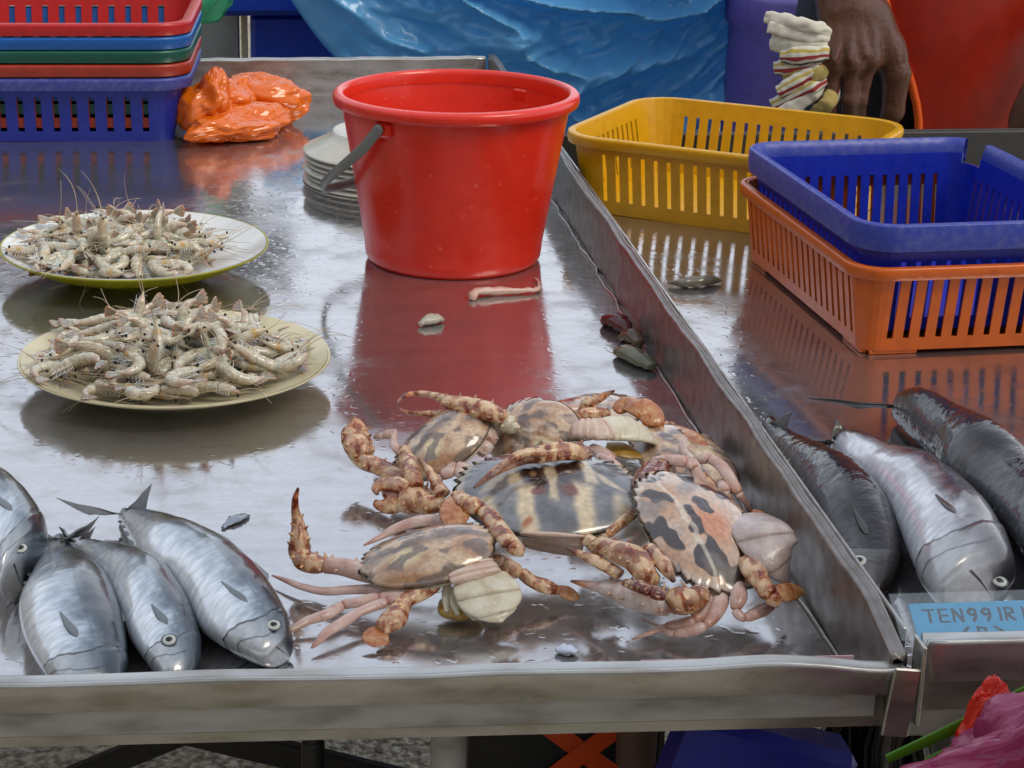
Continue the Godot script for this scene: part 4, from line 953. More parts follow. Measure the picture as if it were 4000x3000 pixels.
func quad_sheet(mb: MB, a: Vector3, b: Vector3, c: Vector3, d: Vector3, thick: float, wave := 0.0) -> void:
	# bilinear sheet a-b-c-d with thickness
	var nu := 7
	var nv := 7
	var nrm := (c - a).cross(d - b).normalized()
	for s in [1.0, -1.0]:
		var f := mb.v.size()
		for i in nu:
			for j in nv:
				var u := i / (nu - 1.0)
				var v := j / (nv - 1.0)
				var p := a.lerp(b, u).lerp(d.lerp(c, u), v)
				var e: float = 1.0 - max(abs(u * 2 - 1), abs(v * 2 - 1))
				p += nrm * (s * thick * (0.25 + min(e * 3.0, 1.0) * 0.75) + wave * sin(u * 5.0 + v * 9.0))
				mb.add(p, Color.WHITE, Vector2(u, v))
		var t0 := mb.idx.size()
		mb.sheet(nu, nv, false, f)
		if s < 0:
			for t in range(t0, mb.idx.size(), 3):
				var q := mb.idx[t + 1]
				mb.idx[t + 1] = mb.idx[t + 2]; mb.idx[t + 2] = q
	var n := nu * nv
	var base := mb.v.size() - 2 * n
	for i in nu - 1:
		for j in [0, nv - 1]:
			mb.quad(base + i * nv + j, base + (i + 1) * nv + j, base + n + (i + 1) * nv + j, base + n + i * nv + j)
	for j in nv - 1:
		for i in [0, nu - 1]:
			mb.quad(base + i * nv + j, base + i * nv + j + 1, base + n + i * nv + j + 1, base + n + i * nv + j)

func make_fish(data: Dictionary, label: String, kind: int, group: String) -> void:
	var s: Array = data.st
	var n := s.size() / 7
	var cs := []
	var aa := []
	var bb := []
	var dd := []
	for i in n:
		cs.append(Vector3(s[i * 7], s[i * 7 + 1], s[i * 7 + 2])); aa.append(s[i * 7 + 3]); bb.append(s[i * 7 + 4]); dd.append(Vector3(s[i * 7 + 5], 0, s[i * 7 + 6]))
	var at: Vector3 = cs[n / 2]
	at.y = TY
	var o := thing("mackerel" if kind == 0 else "spanish_mackerel", label, "fish", at, 0.0, group)
	var mb := MB.new()
	var rows := 72
	var seg := 40
	var wr := noise(90 + int(at.x * 1000.0), 30.0, 3)
	for i in rows + 1:
		var u := float(i) / rows
		var t := u * (n - 1)
		var c: Vector3 = catmull(cs, t)
		var a: float = max(catmull(aa, t), 0.001)
		var b: float = max(catmull(bb, t), 0.001)
		if u > 0.92:
			var tp: float = 1.0 - 0.62 * pow((u - 0.92) / 0.08, 1.4)
			a *= tp; b *= tp
		var d: Vector3 = (catmull(dd, t) as Vector3).normalized()
		for j in seg:
			var th := TAU * j / seg
			var co := cos(th)
			var r := 1.0
			var g := 0.735 + 0.045 * (1.0 - co * co)
			if u > g: r += 0.035 * smoothstep(0.10, 0.0, u - g)
			r -= 0.03 * smoothstep(0.012, 0.0, abs(u - g))
			if u > 0.915: r -= 0.06 * smoothstep(0.08, 0.02, abs(co + 0.30 + (1.0 - u) * 2.0))
			var p := c + d * (co * a * r) + Vector3(0, sin(th) * b * r, 0)
			p += Vector3(0, 1, 0) * wr.get_noise_3dv(p) * 0.0012 * max(sin(th), 0.0)
			mb.add(p - at, Color.WHITE, Vector2(u, float(j) / seg))
	# seam vertex column for the texture
	var mb2 := MB.new()
	for i in rows + 1:
		for j in seg + 1:
			mb2.add(mb.v[i * seg + j % seg], Color.WHITE, Vector2(float(i) / rows, float(j) / seg))
	mb2.sheet(rows + 1, seg + 1, false, 0)
	for e in [0, rows]:
		var ci := mb2.add((cs[0 if e == 0 else n - 1] as Vector3) - at, Color.WHITE, Vector2(float(e) / rows, 0.25))
		for j in seg:
			if e == 0: mb2.tri(ci, j + 1, j)
			else: mb2.tri(ci, e * (seg + 1) + j, e * (seg + 1) + j + 1)
	part("body", mb2, M.skin[kind], o)
	for q in data.tail:
		var f := MB.new()
		var p := []
		for i in 4: p.append(Vector3(q[i * 3], q[i * 3 + 1], q[i * 3 + 2]) - at)
		quad_sheet(f, p[0], p[1], p[2], p[3], 0.0012, 0.0006)
		part("tail_fin", f, M.fin[kind], o)
	var surf := func(u: float, th: float, k := 1.0) -> Vector3:
		var t: float = u * (n - 1)
		return (catmull(cs, t) as Vector3) + (catmull(dd, t) as Vector3).normalized() * (cos(th) * catmull(aa, t) * k) + Vector3(0, sin(th) * catmull(bb, t) * k, 0) - at
	# finlets along the back and the belly before the tail
	for e in [0.12, PI - 0.12]:
		for k in 6:
			var u := 0.06 + k * 0.045
			var p0: Vector3 = surf.call(u + 0.014, e)
			var p1: Vector3 = surf.call(u - 0.010, e)
			var ou: Vector3 = (surf.call(u, e, 1.28) - surf.call(u, e)).normalized()
			var f := MB.new()
			quad_sheet(f, p0, p1, p1 + ou * 0.0035, p0.lerp(p1, 0.6) + ou * 0.003, 0.0006)
			part("finlet", f, M.fin[kind], o)
	var pf := MB.new()
	sweep(pf, [surf.call(0.715, PI * 0.55, 0.99), surf.call(0.69, PI * 0.56, 1.02), surf.call(0.655, PI * 0.58, 1.025), surf.call(0.60, PI * 0.60, 1.02)], [0.0012, 0.0028, 0.0024, 0.0006], [0.0005, 0.0005, 0.0005, 0.0003], 10, 5, Vector3(0, 1, 0.3))
	part("side_fin", pf, M.side_fin if kind == 0 else M.fin[kind], o)
	var df := MB.new()
	quad_sheet(df, surf.call(0.60, 0.15, 0.97), surf.call(0.50, 0.15, 0.97), surf.call(0.49, 0.12, 1.10), surf.call(0.56, 0.12, 1.14), 0.0008)
	part("back_fin", df, M.fin[kind], o)
	if data.eye.size() > 0:
		var q: Array = data.eye
		var p := Vector3(q[0], q[1], q[2]) - at
		var nr := (Vector3(q[3], q[4], q[5]).normalized() * 0.5 + Vector3(0, 0.75, 0.45)).normalized()
		p += nr * 0.0012
		var big := 1.0 if kind == 0 else 1.15
		var bs := Basis(Quaternion(Vector3.UP, nr))
		var rings := [["eye_socket", 0.0052, 0.0005, "eye_dark"], ["eye", 0.0043, 0.0011, "eye_white"], ["pupil", 0.0027, 0.0016, "eye_black"]]
		var par: Node = o
		for k in rings:
			var e := MB.new()
			var pr := []
			for i in 7: pr.append(Vector2(k[1] * big * cos(i / 6.0 * PI / 2), k[2] * sin(i / 6.0 * PI / 2)))
			pr[6].x = 0.0
			lathe(e, [Vector2(0, -0.001)] + pr, 24)
			for i in e.v.size(): e.v[i] = bs * e.v[i] + p
			var made := part(k[0], e, M[k[3]], par)
			if k[0] == "eye": par = made

func fishes() -> void:
	M.skin = [fish_skin(0), fish_skin(1), fish_skin(2)]
	M.fin = [plastic(Color(0.42, 0.42, 0.42), 0.3, 30.0), plastic(Color(0.24, 0.22, 0.21), 0.28, 30.0), plastic(Color(0.30, 0.27, 0.25), 0.28, 30.0)]
	M.side_fin = mat(Color(0.44, 0.46, 0.47), 0.35, 0.2)
	M.eye_white = mat(Color(0.74, 0.74, 0.68), 0.12)
	M.eye_dark = mat(Color(0.30, 0.31, 0.32), 0.2)
	M.eye_black = mat(Color(0.03, 0.03, 0.03), 0.15)
	var a := "silver mackerel at the front rim"
	var b := "dark mackerel on the side table"
	make_fish(FISH[0], "silver mackerel cut by the picture edge, its open mouth beside the other fish", 0, a)
	make_fish(FISH[1], "silver mackerel whose head is hidden behind the front rim", 0, a)
	make_fish(FISH[2], "silver mackerel lying between two others, its eye just above the front rim", 0, a)
	make_fish(FISH[3], "large silver mackerel with forked tail spread and pointed head nearest the crabs", 0, a)
	make_fish(FISH[4], "dark mackerel lying against the steel rail on the side table", 1, b)
	make_fish(FISH[5], "pale-bellied mackerel with torn gills behind the blue price card", 2, b)
	make_fish(FISH[6], "dark shiny mackerel with a long straight tail fin below the orange crate", 1, b)

# ---------------------------------------------------------------- crabs
func crab_tex(kind: int) -> StandardMaterial3D:
	var w := 384
	var img := Image.create(w, w, false, Image.FORMAT_RGB8)
	var n1 := noise(101 + kind, 0.006, 2)
	var n2 := noise(111 + kind, 0.05, 3)
	var n3 := noise(121 + kind, 0.010, 2)
	for y in w:
		for x in w:
			var u := (x + 0.5) / w * 2.0 - 1.0
			var v := 1.0 - (y + 0.5) / w * 2.0
			var a := n1.get_noise_2d(x, y)
			var b := n2.get_noise_2d(x, y)
			var c := n3.get_noise_2d(x, y)
			var s: float = abs(u) + a * 0.06
			var t := v + c * 0.08
			var col: Color
			if kind == 0:
				col = Color(0.36, 0.35, 0.36).lerp(Color(0.50, 0.49, 0.49), clamp(0.5 + a * 1.5, 0, 1))
				col = col.lerp(Color(0.20, 0.13, 0.10), smoothstep(-0.45, 0.0, t) * smoothstep(0.42, 0.25, s))
				col = col.lerp(Color(0.13, 0.11, 0.11), smoothstep(0.35, 0.65, t))
				var cream := Color(0.82, 0.73, 0.59)
				var k := 0.0
				k = max(k, smoothstep(0.085, 0.03, s) * smoothstep(-0.46, -0.3, t) * 0.85)
				k = max(k, smoothstep(0.15, 0.05, abs(s - 0.31)) * smoothstep(0.05, -0.2, t))
				k = max(k, smoothstep(0.10, 0.03, abs(s - 0.40)) * smoothstep(0.75, 0.5, t) * smoothstep(-0.15, 0.0, t) * 0.9)
				k = max(k, smoothstep(0.13, 0.04, Vector2((s - 0.60) * 0.55, t - 0.12 + (s - 0.5) * 0.9).length()) * 0.8)
				k = max(k, smoothstep(0.14, 0.04, abs(s - 0.74 - 0.10 * t)) * smoothstep(-0.1, -0.35, t) * 0.85)
				k = max(k, smoothstep(0.88, 0.97, Vector2(u, v).length()) * 0.7)
				col = col.lerp(cream, k)
				col = col.lerp(Color(0.42, 0.16, 0.08), smoothstep(0.12, 0.05, Vector2(s - 0.17, t + 0.22).length()) * 0.8)
				col = col.lerp(Color(0.64, 0.50, 0.34), smoothstep(0.07, 0.02, Vector2(s - 0.19, t - 0.12).length()) * 0.8)
				col = col.lerp(Color(0.66, 0.38, 0.20), smoothstep(0.09, 0.02, Vector2(u + 0.31, t + 0.72).length()))
			elif kind == 1:
				col = Color(0.74, 0.56, 0.42).lerp(Color(0.80, 0.70, 0.62), clamp(0.5 + a, 0, 1)).lerp(Color(0.80, 0.44, 0.24), smoothstep(0.45, 0.1, Vector2(u + 0.1, v + 0.05).length()) * 0.6)
				var bl := smoothstep(0.10, 0.24, c + 0.20 * sin(u * 7.0 + 1.0) * cos(v * 6.0))
				col = col.lerp(Color(0.18, 0.13, 0.12), bl * 0.9)
				col = col.lerp(Color(0.50, 0.48, 0.48), smoothstep(0.1, 0.45, n1.get_noise_2d(x + 300, y)) * 0.6)
				col = col.lerp(Color(0.86, 0.80, 0.72), smoothstep(0.05, 0.02, abs(t - 0.30)) * 0.7)
				col = col.lerp(Color(0.86, 0.80, 0.74), smoothstep(0.86, 0.97, Vector2(u, v * 1.02).length()) * 0.8)
			else:
				col = Color(0.68, 0.51, 0.37).lerp(Color(0.80, 0.68, 0.55), clamp(0.5 + a * 1.6, 0, 1))
				var bars := smoothstep(0.2, 0.7, sin(t * 13.0 + a * 4.0) * 0.5 + 0.5) * smoothstep(-0.3, 0.2, t)
				col = col.lerp(Color(0.36, 0.28, 0.24), bars * 0.7)
				col = col.lerp(Color(0.86, 0.80, 0.62), smoothstep(0.34, 0.12, Vector2((u + 0.32) * 1.1, v + 0.25).length()) * 0.8)
				col = col.lerp(Color(0.32, 0.27, 0.25), smoothstep(0.05, 0.3, c) * 0.6)
				if kind == 3: col = col.lerp(Color(0.84, 0.74, 0.64), smoothstep(0.4, 0.8, sin(u * 16.0 + a * 5.0) * 0.5 + 0.5) * 0.45)
				col = col.lerp(Color(0.86, 0.78, 0.70), smoothstep(0.88, 0.98, Vector2(u, v).length()) * 0.7)
			col = col * (1.0 + b * 0.14)
			img.set_pixel(x, y, Color(clamp(col.r, 0, 1), clamp(col.g, 0, 1), clamp(col.b, 0, 1)))
	var m := mat(Color(1, 1, 1), 0.22)
	m.albedo_texture = tex_from(img)
	m.clearcoat_enabled = true; m.clearcoat = 0.9; m.clearcoat_roughness = 0.07
	return m

func carapace(f: Vector3, up: Vector3, w: float, l: float, dome: float, belly: float, top_side: bool, sd: int) -> MB:
	var z := f.normalized()
	var x := z.cross(up).normalized()
	var y := x.cross(z).normalized()
	var mb := MB.new()
	var na := 132
	var nr := 20
	var bump := noise(131 + sd, 5.0, 3)
	for i in nr + 1:
		var r := float(i) / nr
		for k in na:
			var ph := TAU * k / na
			var co := cos(ph)
			var si := sin(ph)
			var u: float = sign(co) * pow(abs(co), 0.86)
			var v: float
			if si >= 0: v = 0.56 * pow(si, 0.78)
			else:
				v = -0.60 * pow(-si, 0.62)
				u *= 1.0 - 0.34 * si * si
			var deg := rad_to_deg(ph if ph < PI else TAU - ph)
			if si >= 0 and r > 0.85:
				var e: float = min(deg, 180.0 - deg)
				var tooth := 0.0
				if e > 3.0 and e < 62.0: tooth = (1.0 - fposmod((e - 3.0) / 9.8, 1.0)) * 0.10
				elif e >= 62.0: tooth = abs(sin((e - 62.0) * 0.32)) * 0.035
				if e <= 3.0: tooth = 0.09
				var k2 := (r - 0.85) / 0.15
				u *= 1.0 + tooth * k2; v *= 1.0 + tooth * k2
			var hgt: float
			if top_side: hgt = dome * pow(max(1.0 - r * r, 0.0), 0.72) + 0.0011 * bump.get_noise_2d(u * r, v * r) * (1.0 - r)
			else: hgt = -belly * pow(max(1.0 - r * r, 0.0), 0.5) - 0.0004
			mb.add(x * (u * r * w * 0.5) + z * (v * r * l / 1.16) + y * hgt, Color.WHITE, Vector2(0.5 + u * r * 0.47, 0.5 - v * r * 0.47 / 0.6))
	mb.sheet(nr + 1, na, true, 0)
	# a lid so that both halves are closed bodies
	var c := mb.add(Vector3.ZERO - y * (0.001 if top_side else -0.0002), Color.WHITE, Vector2(0.5, 0.5))
	for k in na:
		mb.tri(c, nr * na + k, nr * na + (k + 1) % na)
	return mb

# one jointed limb: keeled segments between the bends, pale joints, spines on arms and pincers
func limb(mb: MB, pts: Array, rw: Array, flat: float, cols: Array, called: String, sd: int) -> void:
	var n := pts.size()
	var view := Vector3(0.0, 0.85, 0.5).normalized()
	var pincer := called in ["claw", "claw_finger", "paddle"]
	var joints := [0]
	if not pincer:
		for i in range(1, n - 1):
			if (pts[i] - pts[i - 1]).normalized().dot((pts[i + 1] - pts[i]).normalized()) < 0.86: joints.append(i)
	joints.append(n - 1)
	var seg := 14
	for k in joints.size() - 1:
		var t0: float = joints[k]
		var t1: float = joints[k + 1]
		var last := k == joints.size() - 2
		var m := int((t1 - t0) * 7) + 3
		var first := mb.v.size()
		var ends := []
		for i in m + 1:
			var s := float(i) / m
			var t: float = lerp(t0, t1, s)
			var c: Vector3 = catmull(pts, t)
			var tg: Vector3 = ((catmull(pts, min(t + 0.12, n - 1.0)) as Vector3) - (catmull(pts, max(t - 0.12, 0.0)) as Vector3)).normalized()
			var r: float = max(catmull(rw, t), 0.0004)
			if not pincer:
				r *= 0.80 + 0.22 * sin(PI * clamp(0.06 + s * (0.6 if last else 0.88), 0.0, 1.0))
			if i == 0 or (i == m): r *= 0.72
			var side := tg.cross(view).normalized()
			var nn := side.cross(tg)
			var col := lerp_col(cols, t)
			if not pincer and called != "paddle_leg":
				col = col * Color.WHITE.lerp(Color(0.80, 0.52, 0.38), smoothstep(0.72, 1.0, s) * 0.8)
			for q in seg:
				var an := TAU * q / seg
				var co := cos(an)
				var si := sin(an)
				mb.add(c + side * sign(co) * pow(abs(co), 1.0) * r + nn * sign(si) * pow(abs(si), 1.55) * r * flat, col, Vector2(float(q) / seg, t))
			if i == 0 or i == m: ends.append([c, col])
		mb.sheet(m + 1, seg, true, first)
		var ca := mb.add(ends[0][0], ends[0][1])
		var cb := mb.add(ends[1][0], ends[1][1])
		for q in seg:
			mb.tri(ca, first + (q + 1) % seg, first + q)
			mb.tri(cb, first + m * seg + q, first + m * seg + (q + 1) % seg)
		if not last:
			var jr: float = rw[joints[k + 1]] * 0.52
			var jp: Vector3 = pts[joints[k + 1]]
			var jt: Vector3 = (pts[joints[k + 1] + 1] - pts[joints[k + 1] - 1]).normalized()
			sweep(mb, [jp - jt * jr * 0.7, jp + jt * jr * 0.7], [jr, jr], [jr * flat, jr * flat], 8, 1, view, [Color(0.95, 0.9, 0.82), Color(0.95, 0.9, 0.82)])
	if called in ["claw", "claw_arm"]:
		var cnt := n + 2
		for e in cnt:
			var t: float = lerp(0.2, (n - 1.25) * (0.6 if called == "claw" else 1.0), e / (cnt - 1.0))
			var c: Vector3 = catmull(pts, t)
			var tg: Vector3 = ((catmull(pts, min(t + 0.1, n - 1.0)) as Vector3) - (catmull(pts, max(t - 0.1, 0.0)) as Vector3)).normalized()
			var r: float = catmull(rw, t)
			var sdv := tg.cross(view).normalized() * (1.0 if e % 2 == 0 else -1.0)
			if called == "claw_finger": sdv = tg.cross(view).normalized() * (1.0 if sd % 2 == 0 else -1.0)
			var up := (sdv * 0.85 + view * 0.4).normalized()
			var ln: float = 0.0006 + 0.10 * r * (0.6 + 0.8 * fposmod(e * 0.618 + sd * 0.3, 1.0))
			var b0: float = min(0.0016, r * 0.4)
			sweep(mb, [c + up * r * 0.72, c + up * (r * 0.85 + ln), c + up * (r * 0.85 + ln * 2.0) + tg * ln * 0.6], [b0, b0 * 0.6, 0.0002], [b0, b0 * 0.6, 0.0002], 5, 1, view.cross(up), [Color(1, 0.93, 0.82), Color(1, 0.93, 0.82), Color(0.8, 0.55, 0.4)])

func crabs() -> void:
	M.carapace = [crab_tex(0), crab_tex(1), crab_tex(2), crab_tex(3)]
	var styles := {"f": "mottled", "F": "pale_shell", "m": "mottled", "p": "pink", "s": "pale_shell", "r": "red_spotted", "c": "cream_shell", "o": "paddle", "b": "band_shell", "k": "cream_shell", "g": "grey_shell", "y": "roe"}
	var sd := 0
	for q in CRABS:
		sd += 1
		var cr: Array = q.car
		var at := Vector3(cr[0][0], cr[0][1], cr[0][2])
		var base := Vector3(at.x, TY, at.z)
		var o := thing("crab", q.label, "crab", base, 0.0, "crabs heaped in the corner of the table")
		var fw := Vector3(cr[1][0], cr[1][1], cr[1][2])
		var up := Vector3(cr[2][0], cr[2][1], cr[2][2])
		var off := at - base
		for top in [true, false]:
			var mb := carapace(fw, up, cr[3], cr[4], cr[5], cr[6], top, sd)
			for i in mb.v.size(): mb.v[i] += off
			part("carapace" if top else "underside", mb, M.carapace[cr[7]] if top else M.cream_shell, o)
		for l in q.limbs:
			var d: Array = l[3]
			var n := d.size() / 4
			var pts := []
			var rw := []
			var rt := []
			var cols := []
			for i in n:
				pts.append(Vector3(d[i * 4], d[i * 4 + 1], d[i * 4 + 2]) - base)
				rw.append(d[i * 4 + 3]); rt.append(d[i * 4 + 3] * l[2])
				var t := float(i) / (n - 1)
				var col := Color.WHITE
				if l[1] in ["f", "F"]:
					col = Color.WHITE.lerp(Color(1.0, 0.52, 0.24), smoothstep(0.66, 0.86, t)).lerp(Color(0.13, 0.05, 0.04), smoothstep(0.9, 1.0, t))
				elif l[0] == "walking_leg":
					col = Color.WHITE.lerp(Color(0.62, 0.42, 0.30), smoothstep(0.7, 1.0, t))
				cols.append(col)
			var mb := MB.new()
			limb(mb, pts, rw, l[2], cols, l[0], sd)
			part(l[0], mb, M[styles[l[1]]], o)
		for l in q.plates:
			var d: Array = l[3]
			var n := d.size() / 4
			var pts := []
			var rw := []
			for i in n:
				pts.append(Vector3(d[i * 4], d[i * 4 + 1], d[i * 4 + 2]) - base); rw.append(d[i * 4 + 3])
			for k in l[2]:
				var a: float = float(k) / l[2] * (n - 1)
				var b: float = min(float(k + 1) / l[2] * (n - 1) + (0.12 if l[2] > 1 else 0.0), n - 1.0)
				var pp := []
				var ww := []
				var tt := []
				for i in 6:
					var t: float = lerp(a, b, i / 5.0)
					pp.append((catmull(pts, t) as Vector3) + Vector3(0, 0.0012 * i / 5.0 if l[2] > 1 else 0.0, 0)); ww.append(catmull(rw, t)); tt.append(max(catmull(rw, t) * l[1] * (0.75 + 0.05 * i), 0.0012))
				var mb := MB.new()
				sweep(mb, pp, ww, tt, 22, 2, Vector3(0, 0.9, 0.3))
				part("tail_plate", mb, M[styles[l[0]]], o)

# ---------------------------------------------------------------- plastic bags and what stands behind
func ridge(n: FastNoiseLite, x: float, y: float) -> float:
	return 1.0 - abs(n.get_noise_2d(x, y)) * 2.2

func blue_bag() -> void:
	var o := thing("plastic_bag", "big crumpled translucent blue plastic bag hanging behind the table", "bag", Vector3(0.45, 0, -3.33))
	var mb := MB.new()
	var nx := 170
	var ny := 130
	var n1 := noise(151, 1.0, 2)
	var n2 := noise(152, 1.0, 3)
	var n3 := noise(153, 9.0, 3)
	for side in [1.0, -1.0]:
		var f := mb.v.size()
		for i in nx + 1:
			for j in ny + 1:
				var s := float(i) / nx
				var y: float = lerp(0.42, 1.03, float(j) / ny)
				var xl: float = lerp(0.36, 0.045, smoothstep(0.60, 0.93, y)) + 0.02 * sin(y * 23.0)
				var xr: float = lerp(0.70, 0.895, smoothstep(0.52, 0.84, y)) + 0.012 * sin(y * 31.0)
				var x: float = lerp(xl, xr, s)
				var ed := sqrt(max(1.0 - pow(abs(s * 2.0 - 1.0), 2.6), 0.0))
				var vy: float = smoothstep(0.0, 0.16, y - 0.42) * smoothstep(0.0, 0.05, 1.03 - y)
				var q := y - 1.15 * pow(x - 0.47, 2.0)
				var z := 0.0
				if side > 0:
					var g := pow(max(ridge(n1, q * 6.0 + 3.0 + x * 1.3, x * 1.4), 0.0), 1.6)
					var g2 := pow(max(ridge(n2, q * 16.0 - x * 2.5, x * 3.0 + 7.0), 0.0), 2.0)
					z = 0.10 * ed * vy + (0.066 * g + 0.012 * g2 + 0.022 * pow(max(ridge(n2, (y + 0.7 * x) * 5.0 + 11.0, (x - 0.6 * y) * 1.6), 0.0), 1.3) + 0.005 * n3.get_noise_2d(x * 3.0, y * 3.0)) * ed * vy
				else:
					z = -0.10 * ed * vy
				mb.add(Vector3(x - 0.45, y, z), Color.WHITE, Vector2(s, y))
		var t0 := mb.idx.size()
		mb.sheet(nx + 1, ny + 1, false, f)
		if side < 0:
			for t in range(t0, mb.idx.size(), 3):
				var q2 := mb.idx[t + 1]
				mb.idx[t + 1] = mb.idx[t + 2]; mb.idx[t + 2] = q2
	part("film", mb, M.blue_film, o)

func crumple(called: String, label: String, m: Material, at: Vector3, size: Vector3, turn: float, sd: int, freq: float, amp: float, category := "bag") -> Node3D:
	var o := thing(called, label, category, at, turn)
	var mb := MB.new()
	var nu := 56
	var nv := 96
	var n := noise(sd, freq, 2, FastNoiseLite.TYPE_CELLULAR)
	n.cellular_return_type = FastNoiseLite.RETURN_DISTANCE2_SUB
	n.cellular_jitter = 1.0
	n.fractal_octaves = 3; n.fractal_gain = 0.42
	n.domain_warp_enabled = true
	n.domain_warp_amplitude = 0.35
	n.domain_warp_frequency = 1.2
	var nb := noise(sd + 1, freq * 0.45, 2)
	for i in nu + 1:
		var a := PI * i / nu
		for j in nv:
			var b := TAU * j / nv
			var d := Vector3(sin(a) * cos(b), cos(a), sin(a) * sin(b))
			var k := 1.0 - amp * (n.get_noise_3dv(d) + 0.5) + amp * 1.1 * nb.get_noise_3dv(d)
			var p := d * size * 0.5 * k
			p.y += size.y * 0.40
			p.y = max(p.y, 0.0005 + 0.0004 * sin(j * 2.0))
			mb.add(p, Color.WHITE, Vector2(float(j) / nv, float(i) / nu))
	mb.sheet(nu + 1, nv, true, 0)
	part("film", mb, m, o)
	return o

func background() -> void:
	var g := MB.new()
	g.face(Vector3(-60, 0, 40), Vector3(60, 0, 40), Vector3(60, 0, -60), Vector3(-60, 0, -60))
	structure("ground", g, M.ground, "wet grey gritty concrete ground", false)
	blue_bag()
	var c := thing("plastic_crate", "plain blue plastic crate behind the table beside the blue bag", "crate", Vector3(0.165, 0, -3.62))
	var cb := MB.new()
	cb.box(Vector3(0, 0.42, 0), Vector3(0.31, 0.84, 0.24), 0.008)
	part("body", cb, M.crate_blue, c)
	var cr := MB.new()
	cr.box(Vector3(-0.01, 0.868, 0.01), Vector3(0.40, 0.05, 0.29), 0.01)
	part("rim", cr, M.crate_blue, c)
	var bd := thing("metal_panel", "grey dented metal panel standing behind the basket stack", "panel", Vector3(-0.20, 0, -3.66))
	var bb := MB.new()
	bb.box(Vector3(0, 0.52, 0), Vector3(0.38, 1.04, 0.02), 0.003)
	part("sheet", bb, M.board, bd)
	var bs := MB.new()
	bs.box(Vector3(0.199, 0.47, 0.075), Vector3(0.012, 0.81, 0.012), 0.001)
	part("edge_strip", bs, M.cream_plate, bd)
	crumple("plastic_bag", "green plastic bag hanging behind the red basket", M.green_film, Vector3(-0.10, 0.86, -3.30), Vector3(0.18, 0.24, 0.12), 0.5, 161, 1.6, 0.18)
	var pr := thing("plastic_barrel", "purple plastic barrel behind the yellow crate", "barrel", Vector3(0.965, 0, -3.22))
	var pb := MB.new()
	lathe(pb, [Vector2(0, 0), Vector2(0.155, 0), Vector2(0.165, 0.02), Vector2(0.175, 0.5), Vector2(0.17, 0.86), Vector2(0.178, 0.87), Vector2(0.178, 0.91), Vector2(0.165, 0.92), Vector2(0, 0.92)], 48)
	part("body", pb, M.purple, pr)
	# unseen awning, added and sized to keep overhead sky off the wet things
	var aw := thing("awning", "unseen pale tarpaulin awning added to block sky over the shoppers' side of the stall", "awning", Vector3(0, 0, 0))
	var tm := MB.new()
	var tn := noise(241, 0.8, 2)
	for s in [0.0, 1.0]:
		var f := tm.v.size()
		for i in 41:
			for j in 41:
				var x: float = lerp(-3.6, 3.6, i / 40.0)
				var z: float = lerp(-0.15, 1.5, j / 40.0)
				tm.add(Vector3(x, 2.9 - 0.10 * (z + 0.15) - 0.10 * sin(PI * i / 40.0) * sin(PI * j / 40.0) + 0.05 * tn.get_noise_2d(x, z) - 0.004 * s, z))
		var t0 := tm.idx.size()
		tm.sheet(41, 41, false, f)
		if s > 0:
			for t in range(t0, tm.idx.size(), 3):
				var q2 := tm.idx[t + 1]
				tm.idx[t + 1] = tm.idx[t + 2]; tm.idx[t + 2] = q2
	part("tarpaulin", tm, M.tarp, aw)
	for q in [Vector3(-3.5, 0, -0.1), Vector3(3.5, 0, -0.1), Vector3(-3.5, 0, 1.45), Vector3(3.5, 0, 1.45)]:
		var pm := MB.new()
		tube(pm, q, q + Vector3(0, 2.9 - 0.10 * (q.z + 0.15), 0), 0.025)
		part("post", pm, M.frame_steel, aw)
	# unseen shop rows, added and sized to darken what the rims and lips mirror
	for q in [["unseen brown-grey shop row added along the side of the yard, beyond the basket stack", Vector3(-5.0, 1.6, -1.0), Vector3(0.3, 3.2, 16.0)], ["unseen brown-grey shop row added behind the shoppers, facing the tables", Vector3(1.0, 1.5, 5.5), Vector3(12.0, 3.0, 0.3)]]:
		var sh := thing("added_shop_row", q[0], "building", Vector3.ZERO)
		var sm := MB.new()
		sm.box(q[1], q[2], 0.02)
		part("wall", sm, M.added_shop_wall, sh)
	var w := MB.new()
	w.box(Vector3(-3.2, 1.35, -9.2), Vector3(6.4, 2.7, 0.25), 0.01)
	var hall := thing("market_hall", "pale grey market hall wall across the yard", "building", Vector3.ZERO)
	part("wall", w, M.wall, hall)
	var rf := MB.new()
	rf.box(Vector3(-3.2, 2.76, -9.1), Vector3(6.8, 0.12, 0.9), 0.01)
	part("roof", rf, M.dark_iron, hall)

func orange_bag() -> void:
	var o := crumple("plastic_bag", "crumpled orange plastic bag lying beside the basket stack", M.orange_film, Vector3(-0.050, TY + 0.001, -2.70), Vector3(0.075, 0.088, 0.11), 0.3, 171, 1.3, 0.55)
	for q in [[Vector3(0.066, 0, -0.060), Vector3(0.14, 0.066, 0.075), -0.35, 175], [Vector3(0.03, 0, 0.025), Vector3(0.11, 0.042, 0.085), 0.35, 178], [Vector3(0.012, 0, 0.062), Vector3(0.10, 0.034, 0.06), 0.25, 181], [Vector3(0.03, 0.005, -0.02), Vector3(0.09, 0.060, 0.07), 0.9, 184]]:
		var t := crumple("tmp", "x", M.orange_film, Vector3.ZERO, q[1], 0.0, q[3], 1.2, 0.6)
		var film: MeshInstance3D = t.get_child(0)
		t.remove_child(film)
		remove_child(t); t.free(); used.erase("tmp")
		film.name = "fold"
		o.add_child(film, true)
		film.position = q[0]; film.rotation.y = q[2]

